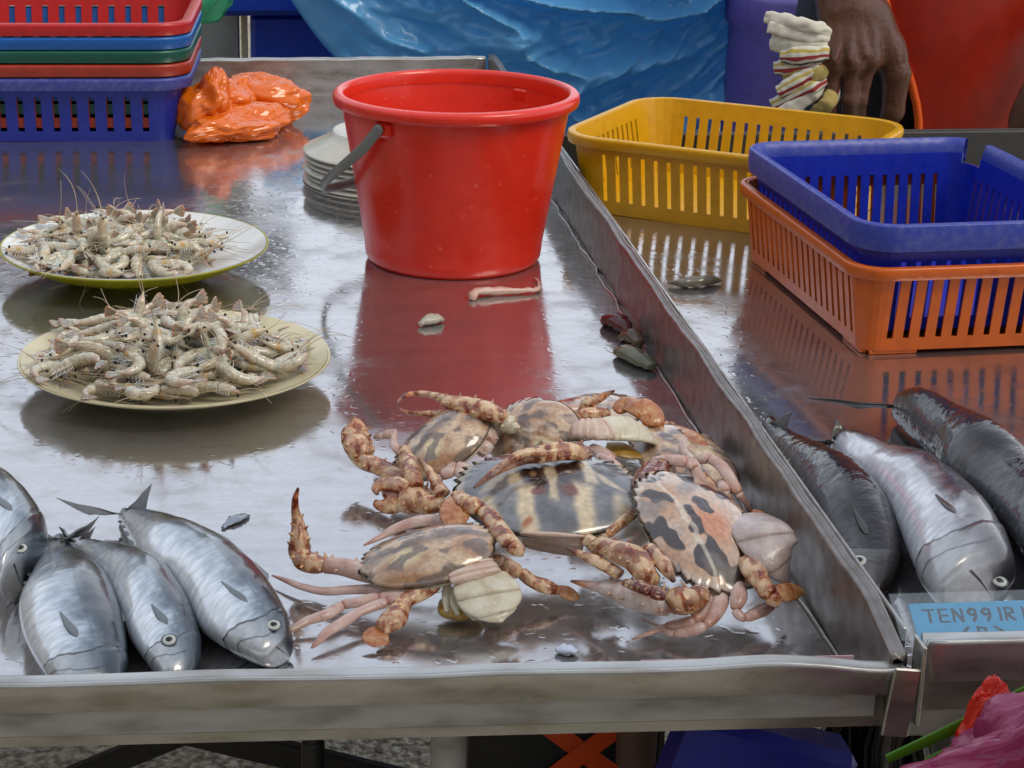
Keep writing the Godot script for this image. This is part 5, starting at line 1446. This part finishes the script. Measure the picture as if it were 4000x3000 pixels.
# ---------------------------------------------------------------- person
func sdf_mesh(mb: MB, bones: Array, cell: float, k: float, lo: Vector3, hi: Vector3, wob: FastNoiseLite = null, amp := 0.0) -> void:
	var nx := int((hi.x - lo.x) / cell) + 2
	var ny := int((hi.y - lo.y) / cell) + 2
	var nz := int((hi.z - lo.z) / cell) + 2
	var val := PackedFloat32Array()
	val.resize(nx * ny * nz)
	val.fill(1.0)
	var B := 6
	for bx in range(0, nx, B):
		for by in range(0, ny, B):
			for bz in range(0, nz, B):
				var mid := lo + Vector3(bx + B * 0.5, by + B * 0.5, bz + B * 0.5) * cell
				var rad := B * cell * 0.9 + k
				var near := []
				for b in bones:
					if bone_dist(mid, b) < rad + k: near.append(b)
				if near.is_empty(): continue
				for x in range(bx, min(bx + B, nx)):
					for y in range(by, min(by + B, ny)):
						for z in range(bz, min(bz + B, nz)):
							var p := lo + Vector3(x, y, z) * cell
							var d := 1.0
							for b in near:
								var e := bone_dist(p, b)
								var h: float = max(k - abs(d - e), 0.0) / k
								d = min(d, e) - h * h * k * 0.25
							if wob: d += wob.get_noise_3dv(p) * amp
							val[(x * ny + y) * nz + z] = d
	var vid := {}
	for x in nx - 1:
		for y in ny - 1:
			for z in nz - 1:
				var i0 := (x * ny + y) * nz + z
				var a0 := val[i0]
				if a0 >= 0.9: continue
				var corner := [a0, val[i0 + ny * nz], val[i0 + nz], val[i0 + ny * nz + nz], val[i0 + 1], val[i0 + ny * nz + 1], val[i0 + nz + 1], val[i0 + ny * nz + nz + 1]]
				var neg := 0
				for q in corner:
					if q < 0: neg += 1
				if neg == 0 or neg == 8: continue
				var acc := Vector3.ZERO
				var cnt := 0
				for e in [[0, 1], [2, 3], [4, 5], [6, 7], [0, 2], [1, 3], [4, 6], [5, 7], [0, 4], [1, 5], [2, 6], [3, 7]]:
					var va: float = corner[e[0]]
					var vb: float = corner[e[1]]
					if (va < 0) == (vb < 0): continue
					var t := va / (va - vb)
					var pa := Vector3(e[0] & 1, (e[0] >> 1) & 1, (e[0] >> 2) & 1)
					var pb := Vector3(e[1] & 1, (e[1] >> 1) & 1, (e[1] >> 2) & 1)
					acc += pa.lerp(pb, t); cnt += 1
				vid[i0] = mb.add(lo + (Vector3(x, y, z) + acc / cnt) * cell)
	for x in range(1, nx - 1):
		for y in range(1, ny - 1):
			for z in range(1, nz - 1):
				var i0 := (x * ny + y) * nz + z
				var a0 := val[i0] < 0
				for ax in 3:
					var st: int = [ny * nz, nz, 1][ax]
					var s1: int = [nz, 1, ny * nz][ax]
					var s2: int = [1, ny * nz, nz][ax]
					if a0 == (val[i0 + st] < 0): continue
					var q := [i0, i0 - s1, i0 - s1 - s2, i0 - s2]
					var ok := true
					for e in q:
						if not vid.has(e): ok = false
					if not ok: continue
					if a0: mb.quad(vid[q[0]], vid[q[3]], vid[q[2]], vid[q[1]])
					else: mb.quad(vid[q[0]], vid[q[1]], vid[q[2]], vid[q[3]])

func bone_dist(p: Vector3, b: Array) -> float:
	var a: Vector3 = b[0]
	var ab: Vector3 = b[1] - a
	var t: float = clamp((p - a).dot(ab) / max(ab.length_squared(), 1e-9), 0.0, 1.0)
	return (p - a - ab * t).length() - lerp(b[2], b[3], t)

func person() -> void:
	var skin := mat(Color(0.38, 0.25, 0.19), 0.30)
	var sk := ramp_image(noise(181, 0.05, 4), 256, [[0.0, Color(0.74, 0.68, 0.64)], [0.5, Color(0.92, 0.9, 0.88)], [1.0, Color(1, 1, 1)]])
	skin.albedo_texture = tex_from(sk)
	skin.uv1_triplanar = true; skin.uv1_world_triplanar = true; skin.uv1_scale = Vector3.ONE * 9.0
	var sn := noise(182, 0.06, 4).get_seamless_image(256, 256, false, false, 0.15)
	sn.convert(Image.FORMAT_RGBA8)
	sn.bump_map_to_normal_map(3.0)
	skin.normal_enabled = true; skin.normal_texture = tex_from(sn); skin.normal_scale = 0.25
	skin.subsurf_scatter_enabled = true; skin.subsurf_scatter_strength = 0.1
	var o := thing("person", "person in a long orange apron behind the tables, one hand holding a striped cloth", "person", Vector3(1.02, 0, -2.90))
	var at := o.position
	var mb := MB.new()
	var bones := []
	for i in range(0, HAND.size(), 8):
		bones.append([Vector3(HAND[i], HAND[i + 1], HAND[i + 2]) - at, Vector3(HAND[i + 3], HAND[i + 4], HAND[i + 5]) - at, HAND[i + 6], HAND[i + 7]])
	var wrist: Vector3 = bones[0][0]
	sdf_mesh(mb, bones, 0.0036, 0.006, Vector3(-0.33, 0.74, 0.10), Vector3(-0.03, 1.17, 0.34))
	# the rest of the body, in the same surface: arms, shoulders, neck, head, trunk and legs
	var sh_r := Vector3(-0.16, 1.44, 0.0)
	var elbow := wrist + Vector3(-0.03, 0.09, -0.14)
	var rest := [[wrist + Vector3(0, -0.03, 0.0), elbow, 0.041, 0.047], [elbow, sh_r, 0.05, 0.06],
		[Vector3(0.16, 1.44, 0.0), Vector3(0.26, 1.16, 0.03), 0.06, 0.048], [Vector3(0.26, 1.16, 0.03), Vector3(0.085, 0.88, 0.29), 0.045, 0.028],
		[Vector3(-0.15, 1.44, 0), Vector3(0.15, 1.44, 0), 0.07, 0.07], [Vector3(0, 1.4, 0), Vector3(0, 1.15, 0), 0.125, 0.12], [Vector3(-0.05, 1.1, 0), Vector3(-0.05, 0.92, 0), 0.125, 0.13], [Vector3(0.05, 1.1, 0), Vector3(0.05, 0.92, 0), 0.125, 0.13],
		[Vector3(0, 1.44, 0), Vector3(0, 1.58, 0.02), 0.058, 0.055], [Vector3(0, 1.66, 0.025), Vector3(0, 1.70, 0.02), 0.078, 0.09], [Vector3(0, 1.585, 0.06), Vector3(0, 1.62, 0.05), 0.05, 0.06], [Vector3(0, 1.655, 0.115), Vector3(0, 1.63, 0.128), 0.010, 0.016],
		[Vector3(-0.09, 0.92, 0), Vector3(-0.10, 0.5, 0.01), 0.09, 0.06], [Vector3(-0.10, 0.5, 0.01), Vector3(-0.10, 0.07, -0.02), 0.058, 0.04], [Vector3(-0.10, 0.05, -0.02), Vector3(-0.10, 0.035, 0.14), 0.042, 0.035],
		[Vector3(0.09, 0.92, 0), Vector3(0.10, 0.5, 0.01), 0.09, 0.06], [Vector3(0.10, 0.5, 0.01), Vector3(0.10, 0.07, -0.02), 0.058, 0.04], [Vector3(0.10, 0.05, -0.02), Vector3(0.10, 0.035, 0.14), 0.042, 0.035]]
	# the other hand, fingers half closed
	var hp := Vector3(0.072, 0.868, 0.305)
	rest.append([Vector3(0.085, 0.88, 0.29), hp, 0.026, 0.022])
	for f in 4:
		var q := hp + Vector3(-0.012, 0.018 - f * 0.016, 0.016)
		rest.append([q, q + Vector3(-0.030, -0.012, 0.014), 0.012, 0.011]); rest.append([q + Vector3(-0.030, -0.012, 0.014), q + Vector3(-0.040, -0.036, 0.004), 0.011, 0.010])
	rest.append([hp + Vector3(0.0, 0.02, 0.01), hp + Vector3(-0.03, 0.035, 0.035), 0.014, 0.011])
	sdf_mesh(mb, rest, 0.014, 0.03, Vector3(-0.42, 0.0, -0.22), Vector3(0.36, 1.82, 0.38))
	part("body", mb, skin, o)
	var hair := MB.new()
	var hn := noise(185, 12.0, 2)
	for i in 15:
		for j in 32:
			var a := PI * 0.56 * i / 14
			var b := TAU * j / 32
			var d := Vector3(sin(a) * cos(b), cos(a), sin(a) * sin(b))
			var cut := 0.4 if d.z > 0.6 else 1.0
			hair.add(Vector3(0, 1.705, 0.015) + d * Vector3(0.098, 0.094, 0.104) * (1.0 + 0.04 * hn.get_noise_3dv(d)) + Vector3(0, 0.02 * (1.0 - cut), 0))
	hair.sheet(15, 32, true, 0)
	part("hair", hair, M.black, o)
	for s in [-1, 1]:
		var ey := MB.new()
		sweep(ey, [Vector3(0.032 * s, 1.672, 0.098), Vector3(0.036 * s, 1.672, 0.097)], [0.009, 0.009], [0.006, 0.006], 8, 1)
		part("eye", ey, M.eye_white, o)
	# shirt and trousers wrap the trunk and legs
	var cloth := MB.new()
	sdf_mesh(cloth, [[Vector3(-0.15, 1.44, 0), Vector3(0.15, 1.44, 0), 0.082, 0.082], [Vector3(0, 1.4, 0), Vector3(0, 1.12, 0), 0.14, 0.138], [Vector3(-0.055, 1.1, 0), Vector3(-0.055, 0.9, 0), 0.14, 0.145], [Vector3(0.055, 1.1, 0), Vector3(0.055, 0.9, 0), 0.14, 0.145], [sh_r, sh_r.lerp(elbow, 0.7), 0.075, 0.068], [Vector3(0.16, 1.44, 0.0), Vector3(0.23, 1.24, 0.02), 0.075, 0.068], [Vector3(-0.09, 0.9, 0), Vector3(-0.10, 0.12, 0), 0.105, 0.07], [Vector3(0.09, 0.9, 0), Vector3(0.10, 0.12, 0), 0.105, 0.07]], 0.018, 0.03, Vector3(-0.45, 0.02, -0.24), Vector3(0.38, 1.60, 0.24))
	part("clothing", cloth, plastic(Color(0.12, 0.11, 0.16), 0.8), o)
	# apron: a sheet hung round the front of the trunk
	var ap := MB.new()
	var nx := 60
	var ny := 60
	var an := noise(187, 2.2, 3)
	for side in [0.0, 1.0]:
		var f := ap.v.size()
		for i in nx + 1:
			for j in ny + 1:
				var y: float = lerp(0.42, 1.40, float(j) / ny)
				var wide: float = lerp(1.12, 0.72, smoothstep(0.86, 1.10, y)) * lerp(1.0, 0.62, smoothstep(1.12, 1.36, y))
				var a: float = lerp(-min(wide, lerp(0.30, 0.62, smoothstep(0.78, 1.02, y))), wide, float(i) / nx)
				var r: float = 0.178 + 0.006 * an.get_noise_2d(a * 0.35, y * 0.6) - side * 0.002
				ap.add(Vector3(sin(a) * (r + 0.05), y, cos(a) * r * 0.98 + 0.002))
		var t0 := ap.idx.size()
		ap.sheet(nx + 1, ny + 1, false, f)
		if side > 0:
			for t in range(t0, ap.idx.size(), 3):
				var q2 := ap.idx[t + 1]
				ap.idx[t + 1] = ap.idx[t + 2]; ap.idx[t + 2] = q2
	var apron := part("apron", ap, plastic(Color(0.60, 0.11, 0.0), 0.42, 5.0), o)
	var lit_band := MB.new()  # lighter orange strip: light caught on the apron's edge, put into the colour
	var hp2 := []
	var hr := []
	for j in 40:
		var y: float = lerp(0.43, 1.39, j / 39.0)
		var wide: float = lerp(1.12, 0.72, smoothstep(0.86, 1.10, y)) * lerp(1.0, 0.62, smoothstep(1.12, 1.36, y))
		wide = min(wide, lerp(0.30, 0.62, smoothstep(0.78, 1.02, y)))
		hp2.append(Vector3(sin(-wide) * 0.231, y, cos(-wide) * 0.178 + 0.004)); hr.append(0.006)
	sweep(lit_band, hp2, hr, hr, 6, 1, Vector3.RIGHT)
	part("lit_edge", lit_band, plastic(Color(0.86, 0.34, 0.05), 0.4), apron)
	# striped cloth held in the hand
	var c := thing("cloth", "striped white, yellow and red cloth bunched in the hand", "cloth", Vector3(0.75, 0.80, -2.68))
	var stripes := Image.create(64, 256, false, Image.FORMAT_RGB8)
	var pal := [Color(0.82, 0.80, 0.74), Color(0.82, 0.80, 0.74), Color(0.76, 0.66, 0.34), Color(0.84, 0.82, 0.76), Color(0.60, 0.20, 0.20), Color(0.82, 0.80, 0.74), Color(0.30, 0.28, 0.30), Color(0.84, 0.82, 0.76)]
	for x in 64:
		for y in 256:
			stripes.set_pixel(x, y, pal[int(x / 8) % 8])
	var cm := mat(Color(1, 1, 1), 0.9)
	cm.albedo_texture = tex_from(stripes); cm.uv1_scale = Vector3(2, 1, 1)
	var fold := noise(191, 0.05, 2)
	var white := mat(Color(0.80, 0.78, 0.72), 0.9)
	var ochre := mat(Color(0.66, 0.58, 0.34), 0.9)
	var lobes := [["w", 0.065, 0.125, -0.044, 0.158, 0.010], ["w", 0.066, 0.118, -0.040, 0.146, 0.009], ["w", 0.066, 0.112, -0.030, 0.132, 0.010], ["w", 0.066, 0.108, -0.034, 0.120, 0.011],
		["s", 0.066, 0.104, -0.020, 0.104, 0.012], ["s", 0.064, 0.098, -0.024, 0.086, 0.013], ["o", 0.062, 0.092, -0.012, 0.074, 0.011], ["s", 0.060, 0.086, -0.020, 0.056, 0.012], ["s", 0.058, 0.080, -0.022, 0.034, 0.012], ["w", 0.056, 0.074, -0.024, 0.016, 0.010], ["o", 0.058, 0.068, 0.030, 0.020, 0.011], ["s", 0.062, 0.064, 0.046, 0.010, 0.011]]
	var li := 0
	for l in lobes:
		li += 1
		var a := Vector3(l[1], l[2], 0.012)
		var b := Vector3(l[3], l[4], 0.002 + 0.006 * (li % 3))
		var mid := a.lerp(b, 0.5) + Vector3(0, 0.010 - 0.004 * (li % 4), 0.014 + 0.005 * (li % 2))
		var lm := MB.new()
		sweep(lm, [a, a.lerp(mid, 0.6) + Vector3(0, 0.003, 0.004), mid, b.lerp(mid, 0.4), b], [0.006, l[5] * 0.9, l[5], l[5] * 1.1, l[5] * 0.8], [0.005, l[5] * 0.6, l[5] * 0.5, l[5] * 0.5, l[5] * 0.25], 20, 8, Vector3.BACK, [], fold, 0.0035)
		part("fold", lm, {"w": white, "o": ochre, "s": cm}[l[0]], c)

# ---------------------------------------------------------------- under and before the tables
func under_table() -> void:
	var p := thing("pole", "dark iron pole with a sleeve standing on the ground under the table", "pole", Vector3(0.040, 0, -1.25))
	var a := MB.new()
	tube(a, Vector3(0, 0, 0), Vector3(0, 0.664, 0), 0.0085)
	part("sleeve", a, M.dark_iron, p)
	var b := MB.new()
	tube(b, Vector3(0, 0.6, 0), Vector3(0, 0.79, 0), 0.0066)
	part("shaft", b, M.dark_iron, p)
	var bx := thing("box", "black box marked with a big orange X under the table", "box", Vector3(0.211, 0, -1.305))
	var bm := MB.new()
	bm.box(Vector3(0, 0.38, 0), Vector3(0.134, 0.76, 0.25), 0.005)
	part("body", bm, M.black, bx)
	var org := plastic(Color(0.80, 0.26, 0.02), 0.5)
	for s in [-1, 1]:
		var xm := MB.new()
		xm.box(Vector3(0.0105, 0.6916, 0.1258 + 0.0006 * s), Vector3(0.10, 0.0135, 0.0012), 0.0003, Basis(Vector3.BACK, 0.69 * s))
		part("tape", xm, org, bx)
	var pi := thing("pipe", "grey-green pipe with a rusty collar standing in front of the black box", "pipe", Vector3(0.2445, 0, -1.12))
	var pm := MB.new()
	tube(pm, Vector3.ZERO, Vector3(0, 0.78, 0), 0.0105)
	part("tube", pm, plastic(Color(0.33, 0.38, 0.36), 0.5), pi)
	var pc := MB.new()
	lathe(pc, [Vector2(0.010, 0.716), Vector2(0.0128, 0.718), Vector2(0.0135, 0.776), Vector2(0.010, 0.778), Vector2(0.010, 0.716)], 24)
	part("collar", pc, plastic(Color(0.36, 0.25, 0.20), 0.7), pi)
	var ti := thing("plastic_tray", "dark blue plastic tray standing on end, leaning under the corner of the table", "tray", Vector3(0.078, 0.018, -1.07))
	ti.rotation.z = -0.309
	var tm := MB.new()
	tm.box(Vector3(0, 0.395, 0), Vector3(0.111, 0.79, 0.036), 0.006)
	part("body", tm, M.dark_blue, ti)

	var bg := thing("bin_bag", "black plastic bin bag hanging at the gap between the two tables", "bag", Vector3(0.452, 0, -1.22))
	var gm := MB.new()
	var gn := noise(201, 9.0, 3)
	for i in 41:
		var y: float = lerp(0.0, 0.785, i / 40.0)
		var r: float = lerp(0.085, 0.024, smoothstep(0.45, 0.80, y)) * smoothstep(-0.02, 0.06, y)
		for j in 40:
			var an := TAU * j / 40
			var k := 1.0 + 0.16 * sin(j * 1.1 + gn.get_noise_1d(y) * 3.0) * smoothstep(0.3, 0.7, y) + 0.15 * gn.get_noise_3d(cos(an) * 0.2, y, sin(an) * 0.2)
			gm.add(Vector3(cos(an) * r * k - (0.02 * (1.0 - y)), y, sin(an) * r * k))
	gm.sheet(41, 40, true, 0)
	part("film", gm, M.black_film, bg)
	# a shopper's bag of greens on a wooden stand, at the lower corner
	var sd := thing("wooden_stand", "small wooden stand at the corner before the side table", "stand", Vector3(0.46, 0, -0.86))
	for sx in [-1, 1]:
		for sz in [-1, 1]:
			var lg := MB.new()
			lg.box(Vector3(0.09 * sx, 0.36, 0.07 * sz), Vector3(0.03, 0.72, 0.03), 0.002)
			part("leg", lg, M.wood, sd)
	var tp := MB.new()
	tp.box(Vector3(0, 0.735, 0), Vector3(0.24, 0.03, 0.20), 0.003)
	part("top", tp, M.wood, sd)
	crumple("plastic_bag", "crumpled magenta plastic bag at the corner before the side table", M.pink_film, Vector3(0.438, 0.752, -0.90), Vector3(0.17, 0.125, 0.09), 0.2, 211, 1.5, 0.40)
	var lf := thing("leaf_bundle", "bright green leaf blades sticking up behind the magenta bag", "leaves", Vector3(0.40, 0.75, -0.955))
	for q in [[Vector3(-0.05, 0.062, 0.0), Vector3(0.0, 0.088, 0), Vector3(0.07, 0.124, -0.01)], [Vector3(-0.03, 0.062, 0.005), Vector3(0.02, 0.087, 0.004), Vector3(0.08, 0.115, 0.0)]]:
		var m := MB.new()
		sweep(m, q, [0.003, 0.004, 0.002], [0.001, 0.001, 0.0006], 8, 6, Vector3.BACK)
		part("blade", m, M.leaf, lf)
	crumple("plastic_scrap", "torn red-orange plastic scrap sticking up beside the green leaves", M.red_film, Vector3(0.404, 0.798, -0.948), Vector3(0.034, 0.066, 0.02), 0.0, 221, 2.0, 0.30, "plastic scrap")

func price_card() -> void:
	# hand-written card: two lines of marker strokes on blue paper
	var w := 1280
	var h := 176
	var img := Image.create(w, h, false, Image.FORMAT_RGB8)
	var pn := noise(231, 0.01, 3)
	for x in w:
		for y in h:
			var k := 1.0 + 0.05 * pn.get_noise_2d(x, y)
			img.set_pixel(x, y, Color(0.10 * k, 0.58 * k, 0.76 * k))
	var ink := Color(0.03, 0.17, 0.24)
	var glyph := {"T": [[[0, 0], [1, 0]], [[0.5, 0], [0.5, 1]]], "E": [[[0.9, 0], [0.1, 0], [0.1, 1], [0.95, 1]], [[0.1, 0.5], [0.8, 0.5]]], "N": [[[0.05, 1], [0.05, 0], [0.95, 1], [0.95, 0]]], "G": [[[0.9, 0.15], [0.5, 0.0], [0.1, 0.3], [0.4, 0.55], [0.85, 0.4]], [[0.88, 0.1], [0.85, 0.7], [0.6, 1.0]]], "I": [[[0.5, 0], [0.5, 1]]], "R": [[[0.1, 1], [0.1, 0], [0.8, 0.05], [0.85, 0.4], [0.15, 0.5], [0.95, 1]]], "B": [[[0.1, 0], [0.1, 1], [0.8, 0.95], [0.9, 0.65], [0.2, 0.5], [0.75, 0.4], [0.8, 0.1], [0.1, 0]]], "(": [[[0.8, 0], [0.2, 0.4], [0.2, 0.7], [0.8, 1]]], ")": [[[0.2, 0], [0.8, 0.4], [0.8, 0.7], [0.2, 1]]], "1": [[[0.3, 0.2], [0.55, 0], [0.55, 1]]]}
	for line in [["TENGGIRI", 52.0, 32.0, 40.0, 58.0, 18.0], ["(B) 1", 180.0, 120.0, 44.0, 58.0, 24.0]]:
		var x0: float = line[1]
		for chr in line[0]:
			if glyph.has(chr):
				for st in glyph[chr]:
					for i in st.size() - 1:
						for t in 60:
							var p := Vector2(st[i][0], st[i][1]).lerp(Vector2(st[i + 1][0], st[i + 1][1]), t / 59.0)
							var px := int(x0 + p.x * line[3] + 2.0 * sin(p.y * 5.0))
							var py := int(line[2] + p.y * line[4])
							img.fill_rect(Rect2i(px - 5, py - 4, 11, 9), ink)
			x0 += line[3] + line[5] if chr != "I" else line[3] * 0.75 + line[5] * 0.5
	var o := thing("price_card", "blue handwritten price card in a clear sleeve leaning on the side table's front rim", "sign", Vector3(0.486, 0.8492, -1.0495))
	o.rotation.x = -1.02
	o.rotation.y = 0.02
	var m := mat(Color(1, 1, 1), 0.5)
	m.albedo_texture = tex_from(img)
	var mb := MB.new()
	var cw := 0.19
	var ht := 0.026
	var p := [Vector3(-cw / 2, ht / 2, 0.0006), Vector3(cw / 2, ht / 2, 0.0006), Vector3(cw / 2, -ht / 2, 0.0006), Vector3(-cw / 2, -ht / 2, 0.0006)]
	for i in 4: mb.add(p[i], Color.WHITE, [Vector2(0, 0), Vector2(1, 0), Vector2(1, 1), Vector2(0, 1)][i])
	mb.quad(0, 1, 2, 3)
	var bk := MB.new()
	bk.box(Vector3(0, 0, 0), Vector3(cw, ht, 0.0008), 0.0002)
	part("print", mb, m, o, false)
	part("paper", bk, plastic(Color(0.10, 0.58, 0.76), 0.5), o)
	var sl := MB.new()
	sl.box(Vector3(-0.004, 0.003, 0.0022), Vector3(cw + 0.014, ht + 0.007, 0.0005), 0.0002)
	var cl := mat(Color(0.9, 0.95, 0.95, 0.03), 0.08)
	cl.transparency = BaseMaterial3D.TRANSPARENCY_ALPHA
	part("sleeve", sl, cl, o)

func scraps() -> void:
	var pale := mat(Color(0.66, 0.63, 0.56), 0.3)
	var bit := func(called: String, label: String, category: String, at: Vector3, pts: Array, r: Array, flat: float, m: Material) -> void:
		var o := thing(called, label, category, at)
		var mb := MB.new()
		var rt := []
		for q in r: rt.append(q * flat)
		sweep(mb, pts, r, rt, 10, 4, Vector3.UP, [], noise(240, 0.16, 3), 0.0026)
		part("piece", mb, m, o)
	bit.call("crab_limb", "loose crab leg lying on the steel below the bucket", "crab leg", Vector3(0.255, TY, -1.90), [Vector3(-0.033, 0.003, 0.016), Vector3(-0.028, 0.005, 0.004), Vector3(-0.01, 0.005, 0.0), Vector3(0.02, 0.004, -0.004), Vector3(0.038, 0.003, -0.012), Vector3(0.040, 0.0025, -0.055)], [0.004, 0.005, 0.005, 0.0035, 0.0025, 0.0012], 0.8, M.pink)
	bit.call("shrimp_scrap", "small peeled shrimp scrap alone on the steel before the bucket", "scrap", Vector3(0.173, TY, -1.806), [Vector3(-0.010, 0.003, 0.006), Vector3(-0.003, 0.005, 0.0), Vector3(0.006, 0.005, -0.004), Vector3(0.012, 0.003, -0.009)], [0.003, 0.0065, 0.0065, 0.0028], 0.7, pale)
	bit.call("squid_scrap", "dark red squid scrap against the foot of the rail", "scrap", Vector3(0.347, TY, -1.785), [Vector3(-0.008, 0.005, -0.012), Vector3(0.0, 0.008, 0.0), Vector3(0.006, 0.007, 0.012), Vector3(0.008, 0.004, 0.022)], [0.006, 0.0095, 0.009, 0.005], 0.75, mat(Color(0.34, 0.13, 0.11), 0.2))
	bit.call("squid_scrap", "grey-green squid scrap lying nearest the crabs at the foot of the rail", "scrap", Vector3(0.346, TY, -1.692), [Vector3(-0.012, 0.004, -0.012), Vector3(-0.004, 0.007, 0.0), Vector3(0.004, 0.006, 0.018), Vector3(0.012, 0.004, 0.032)], [0.005, 0.010, 0.009, 0.006], 0.7, mat(Color(0.40, 0.39, 0.30), 0.2))
	bit.call("squid_scrap", "brown squid scrap in the middle of the three at the rail", "scrap", Vector3(0.355, TY, -1.737), [Vector3(-0.008, 0.004, -0.010), Vector3(0.0, 0.008, 0.0), Vector3(0.003, 0.006, 0.016)], [0.005, 0.009, 0.005], 0.8, mat(Color(0.36, 0.28, 0.20), 0.2))
	bit.call("fish_scrap", "small slender grey fish lying on the side table before the yellow crate", "fish", Vector3(0.456, TY, -1.926), [Vector3(-0.028, 0.003, 0.0), Vector3(-0.016, 0.005, 0.006), Vector3(0.004, 0.006, 0.004), Vector3(0.018, 0.005, -0.003), Vector3(0.027, 0.003, -0.006)], [0.0015, 0.006, 0.0072, 0.0055, 0.002], 0.75, mat(Color(0.45, 0.43, 0.38), 0.2, 0.2))
	bit.call("fish_scrap", "small silver fish scrap alone on the steel behind the large mackerel", "scrap", Vector3(-0.013, TY, -1.333), [Vector3(-0.009, 0.001, 0.010), Vector3(-0.002, 0.002, 0.0), Vector3(0.005, 0.002, -0.008), Vector3(0.010, 0.001, -0.012)], [0.001, 0.005, 0.0045, 0.0015], 0.35, mat(Color(0.55, 0.57, 0.6), 0.15, 0.5))
	bit.call("ice_chip", "small clump of white ice by the front rim below the crabs", "ice", Vector3(0.196, TY, -1.115), [Vector3(-0.006, 0.002, 0.0), Vector3(0.0, 0.003, 0.0), Vector3(0.006, 0.002, 0.002)], [0.003, 0.0045, 0.003], 0.6, mat(Color(0.80, 0.82, 0.88), 0.3))
	bit.call("squid_scrap", "pale round squid head against the rail behind the crabs", "scrap", Vector3(0.352, TY, -1.435), [Vector3(-0.008, 0.010, 0.006), Vector3(0.0, 0.014, 0.0), Vector3(0.006, 0.012, -0.004)], [0.006, 0.011, 0.006], 1.0, mat(Color(0.66, 0.56, 0.48), 0.25))
	var o := thing("paper_strip", "thin red and white paper strip stuck inside the front rim", "paper", Vector3(0.285, TY + 0.040, -1.0200))
	var mb := MB.new()
	mb.box(Vector3(0, 0, 0), Vector3(0.125, 0.006, 0.0008), 0.0002)
	part("strip", mb, mat(Color(0.78, 0.62, 0.64), 0.5), o)

# ---------------------------------------------------------------- the scene
func _ready() -> void:
	var cam := Camera3D.new()
	cam.name = "camera"
	add_child(cam)
	cam.position = Vector3(0, TY + 0.57, 0)
	cam.rotation = Vector3(-deg_to_rad(19.1647), -deg_to_rad(2.8932), 0)
	cam.projection = Camera3D.PROJECTION_FRUSTUM
	cam.near = 0.05
	cam.far = 300.0
	cam.size = 0.05 * 1659.0 / 4280.0
	cam.frustum_offset = Vector2(0.05 * (1106.0 - 746.0) / 4280.0, 0)
	cam.current = true
	var sky := ProceduralSkyMaterial.new()
	sky.sky_top_color = Color(0.68, 0.72, 0.78)
	sky.sky_horizon_color = Color(0.97, 0.98, 1.0)
	sky.ground_horizon_color = Color(0.55, 0.54, 0.52)
	sky.ground_bottom_color = Color(0.30, 0.29, 0.27)
	sky.energy_multiplier = 1.6
	var env := Environment.new()
	env.background_mode = Environment.BG_SKY
	env.sky = Sky.new()
	env.sky.sky_material = sky
	env.tonemap_mode = Environment.TONE_MAPPER_LINEAR
	env.tonemap_exposure = 1.18
	env.sdfgi_enabled = true; env.ssao_enabled = true; env.ssil_enabled = true
	var we := WorldEnvironment.new()
	we.name = "world"
	we.environment = env
	add_child(we)
	var sun := DirectionalLight3D.new()
	sun.name = "sun"
	sun.light_energy = 0.5
	sun.light_color = Color(1.0, 0.97, 0.92)
	sun.light_angular_distance = 25.0
	sun.shadow_enabled = true
	sun.rotation = Vector3(deg_to_rad(-50), deg_to_rad(50), 0)
	add_child(sun)

	var bi := noise(61, 0.08, 3).get_seamless_image(256, 256, false, false, 0.15)
	bi.convert(Image.FORMAT_RGBA8)
	bi.bump_map_to_normal_map(3.0)
	bumps = tex_from(bi)
	make_materials()
	var tp := mat(Color(0.78, 0.79, 0.80), 0.6)
	tp.backlight_enabled = true; tp.backlight = Color(0.6, 0.61, 0.62)
	M.tarp = tp
	M.added_shop_wall = plastic(Color(0.60, 0.57, 0.53), 0.8, 0.5)
	M.wood = plastic(Color(0.42, 0.30, 0.18), 0.7)
	M.leaf = mat(Color(0.28, 0.48, 0.06), 0.4)
	M.red_film = mat(Color(0.80, 0.14, 0.04), 0.3)
	background()
	tables()
	baskets()
	bucket()
	plates()
	fishes()
	crabs()
	shrimps()
	orange_bag()
	person()
	under_table()
	price_card()
	scraps()
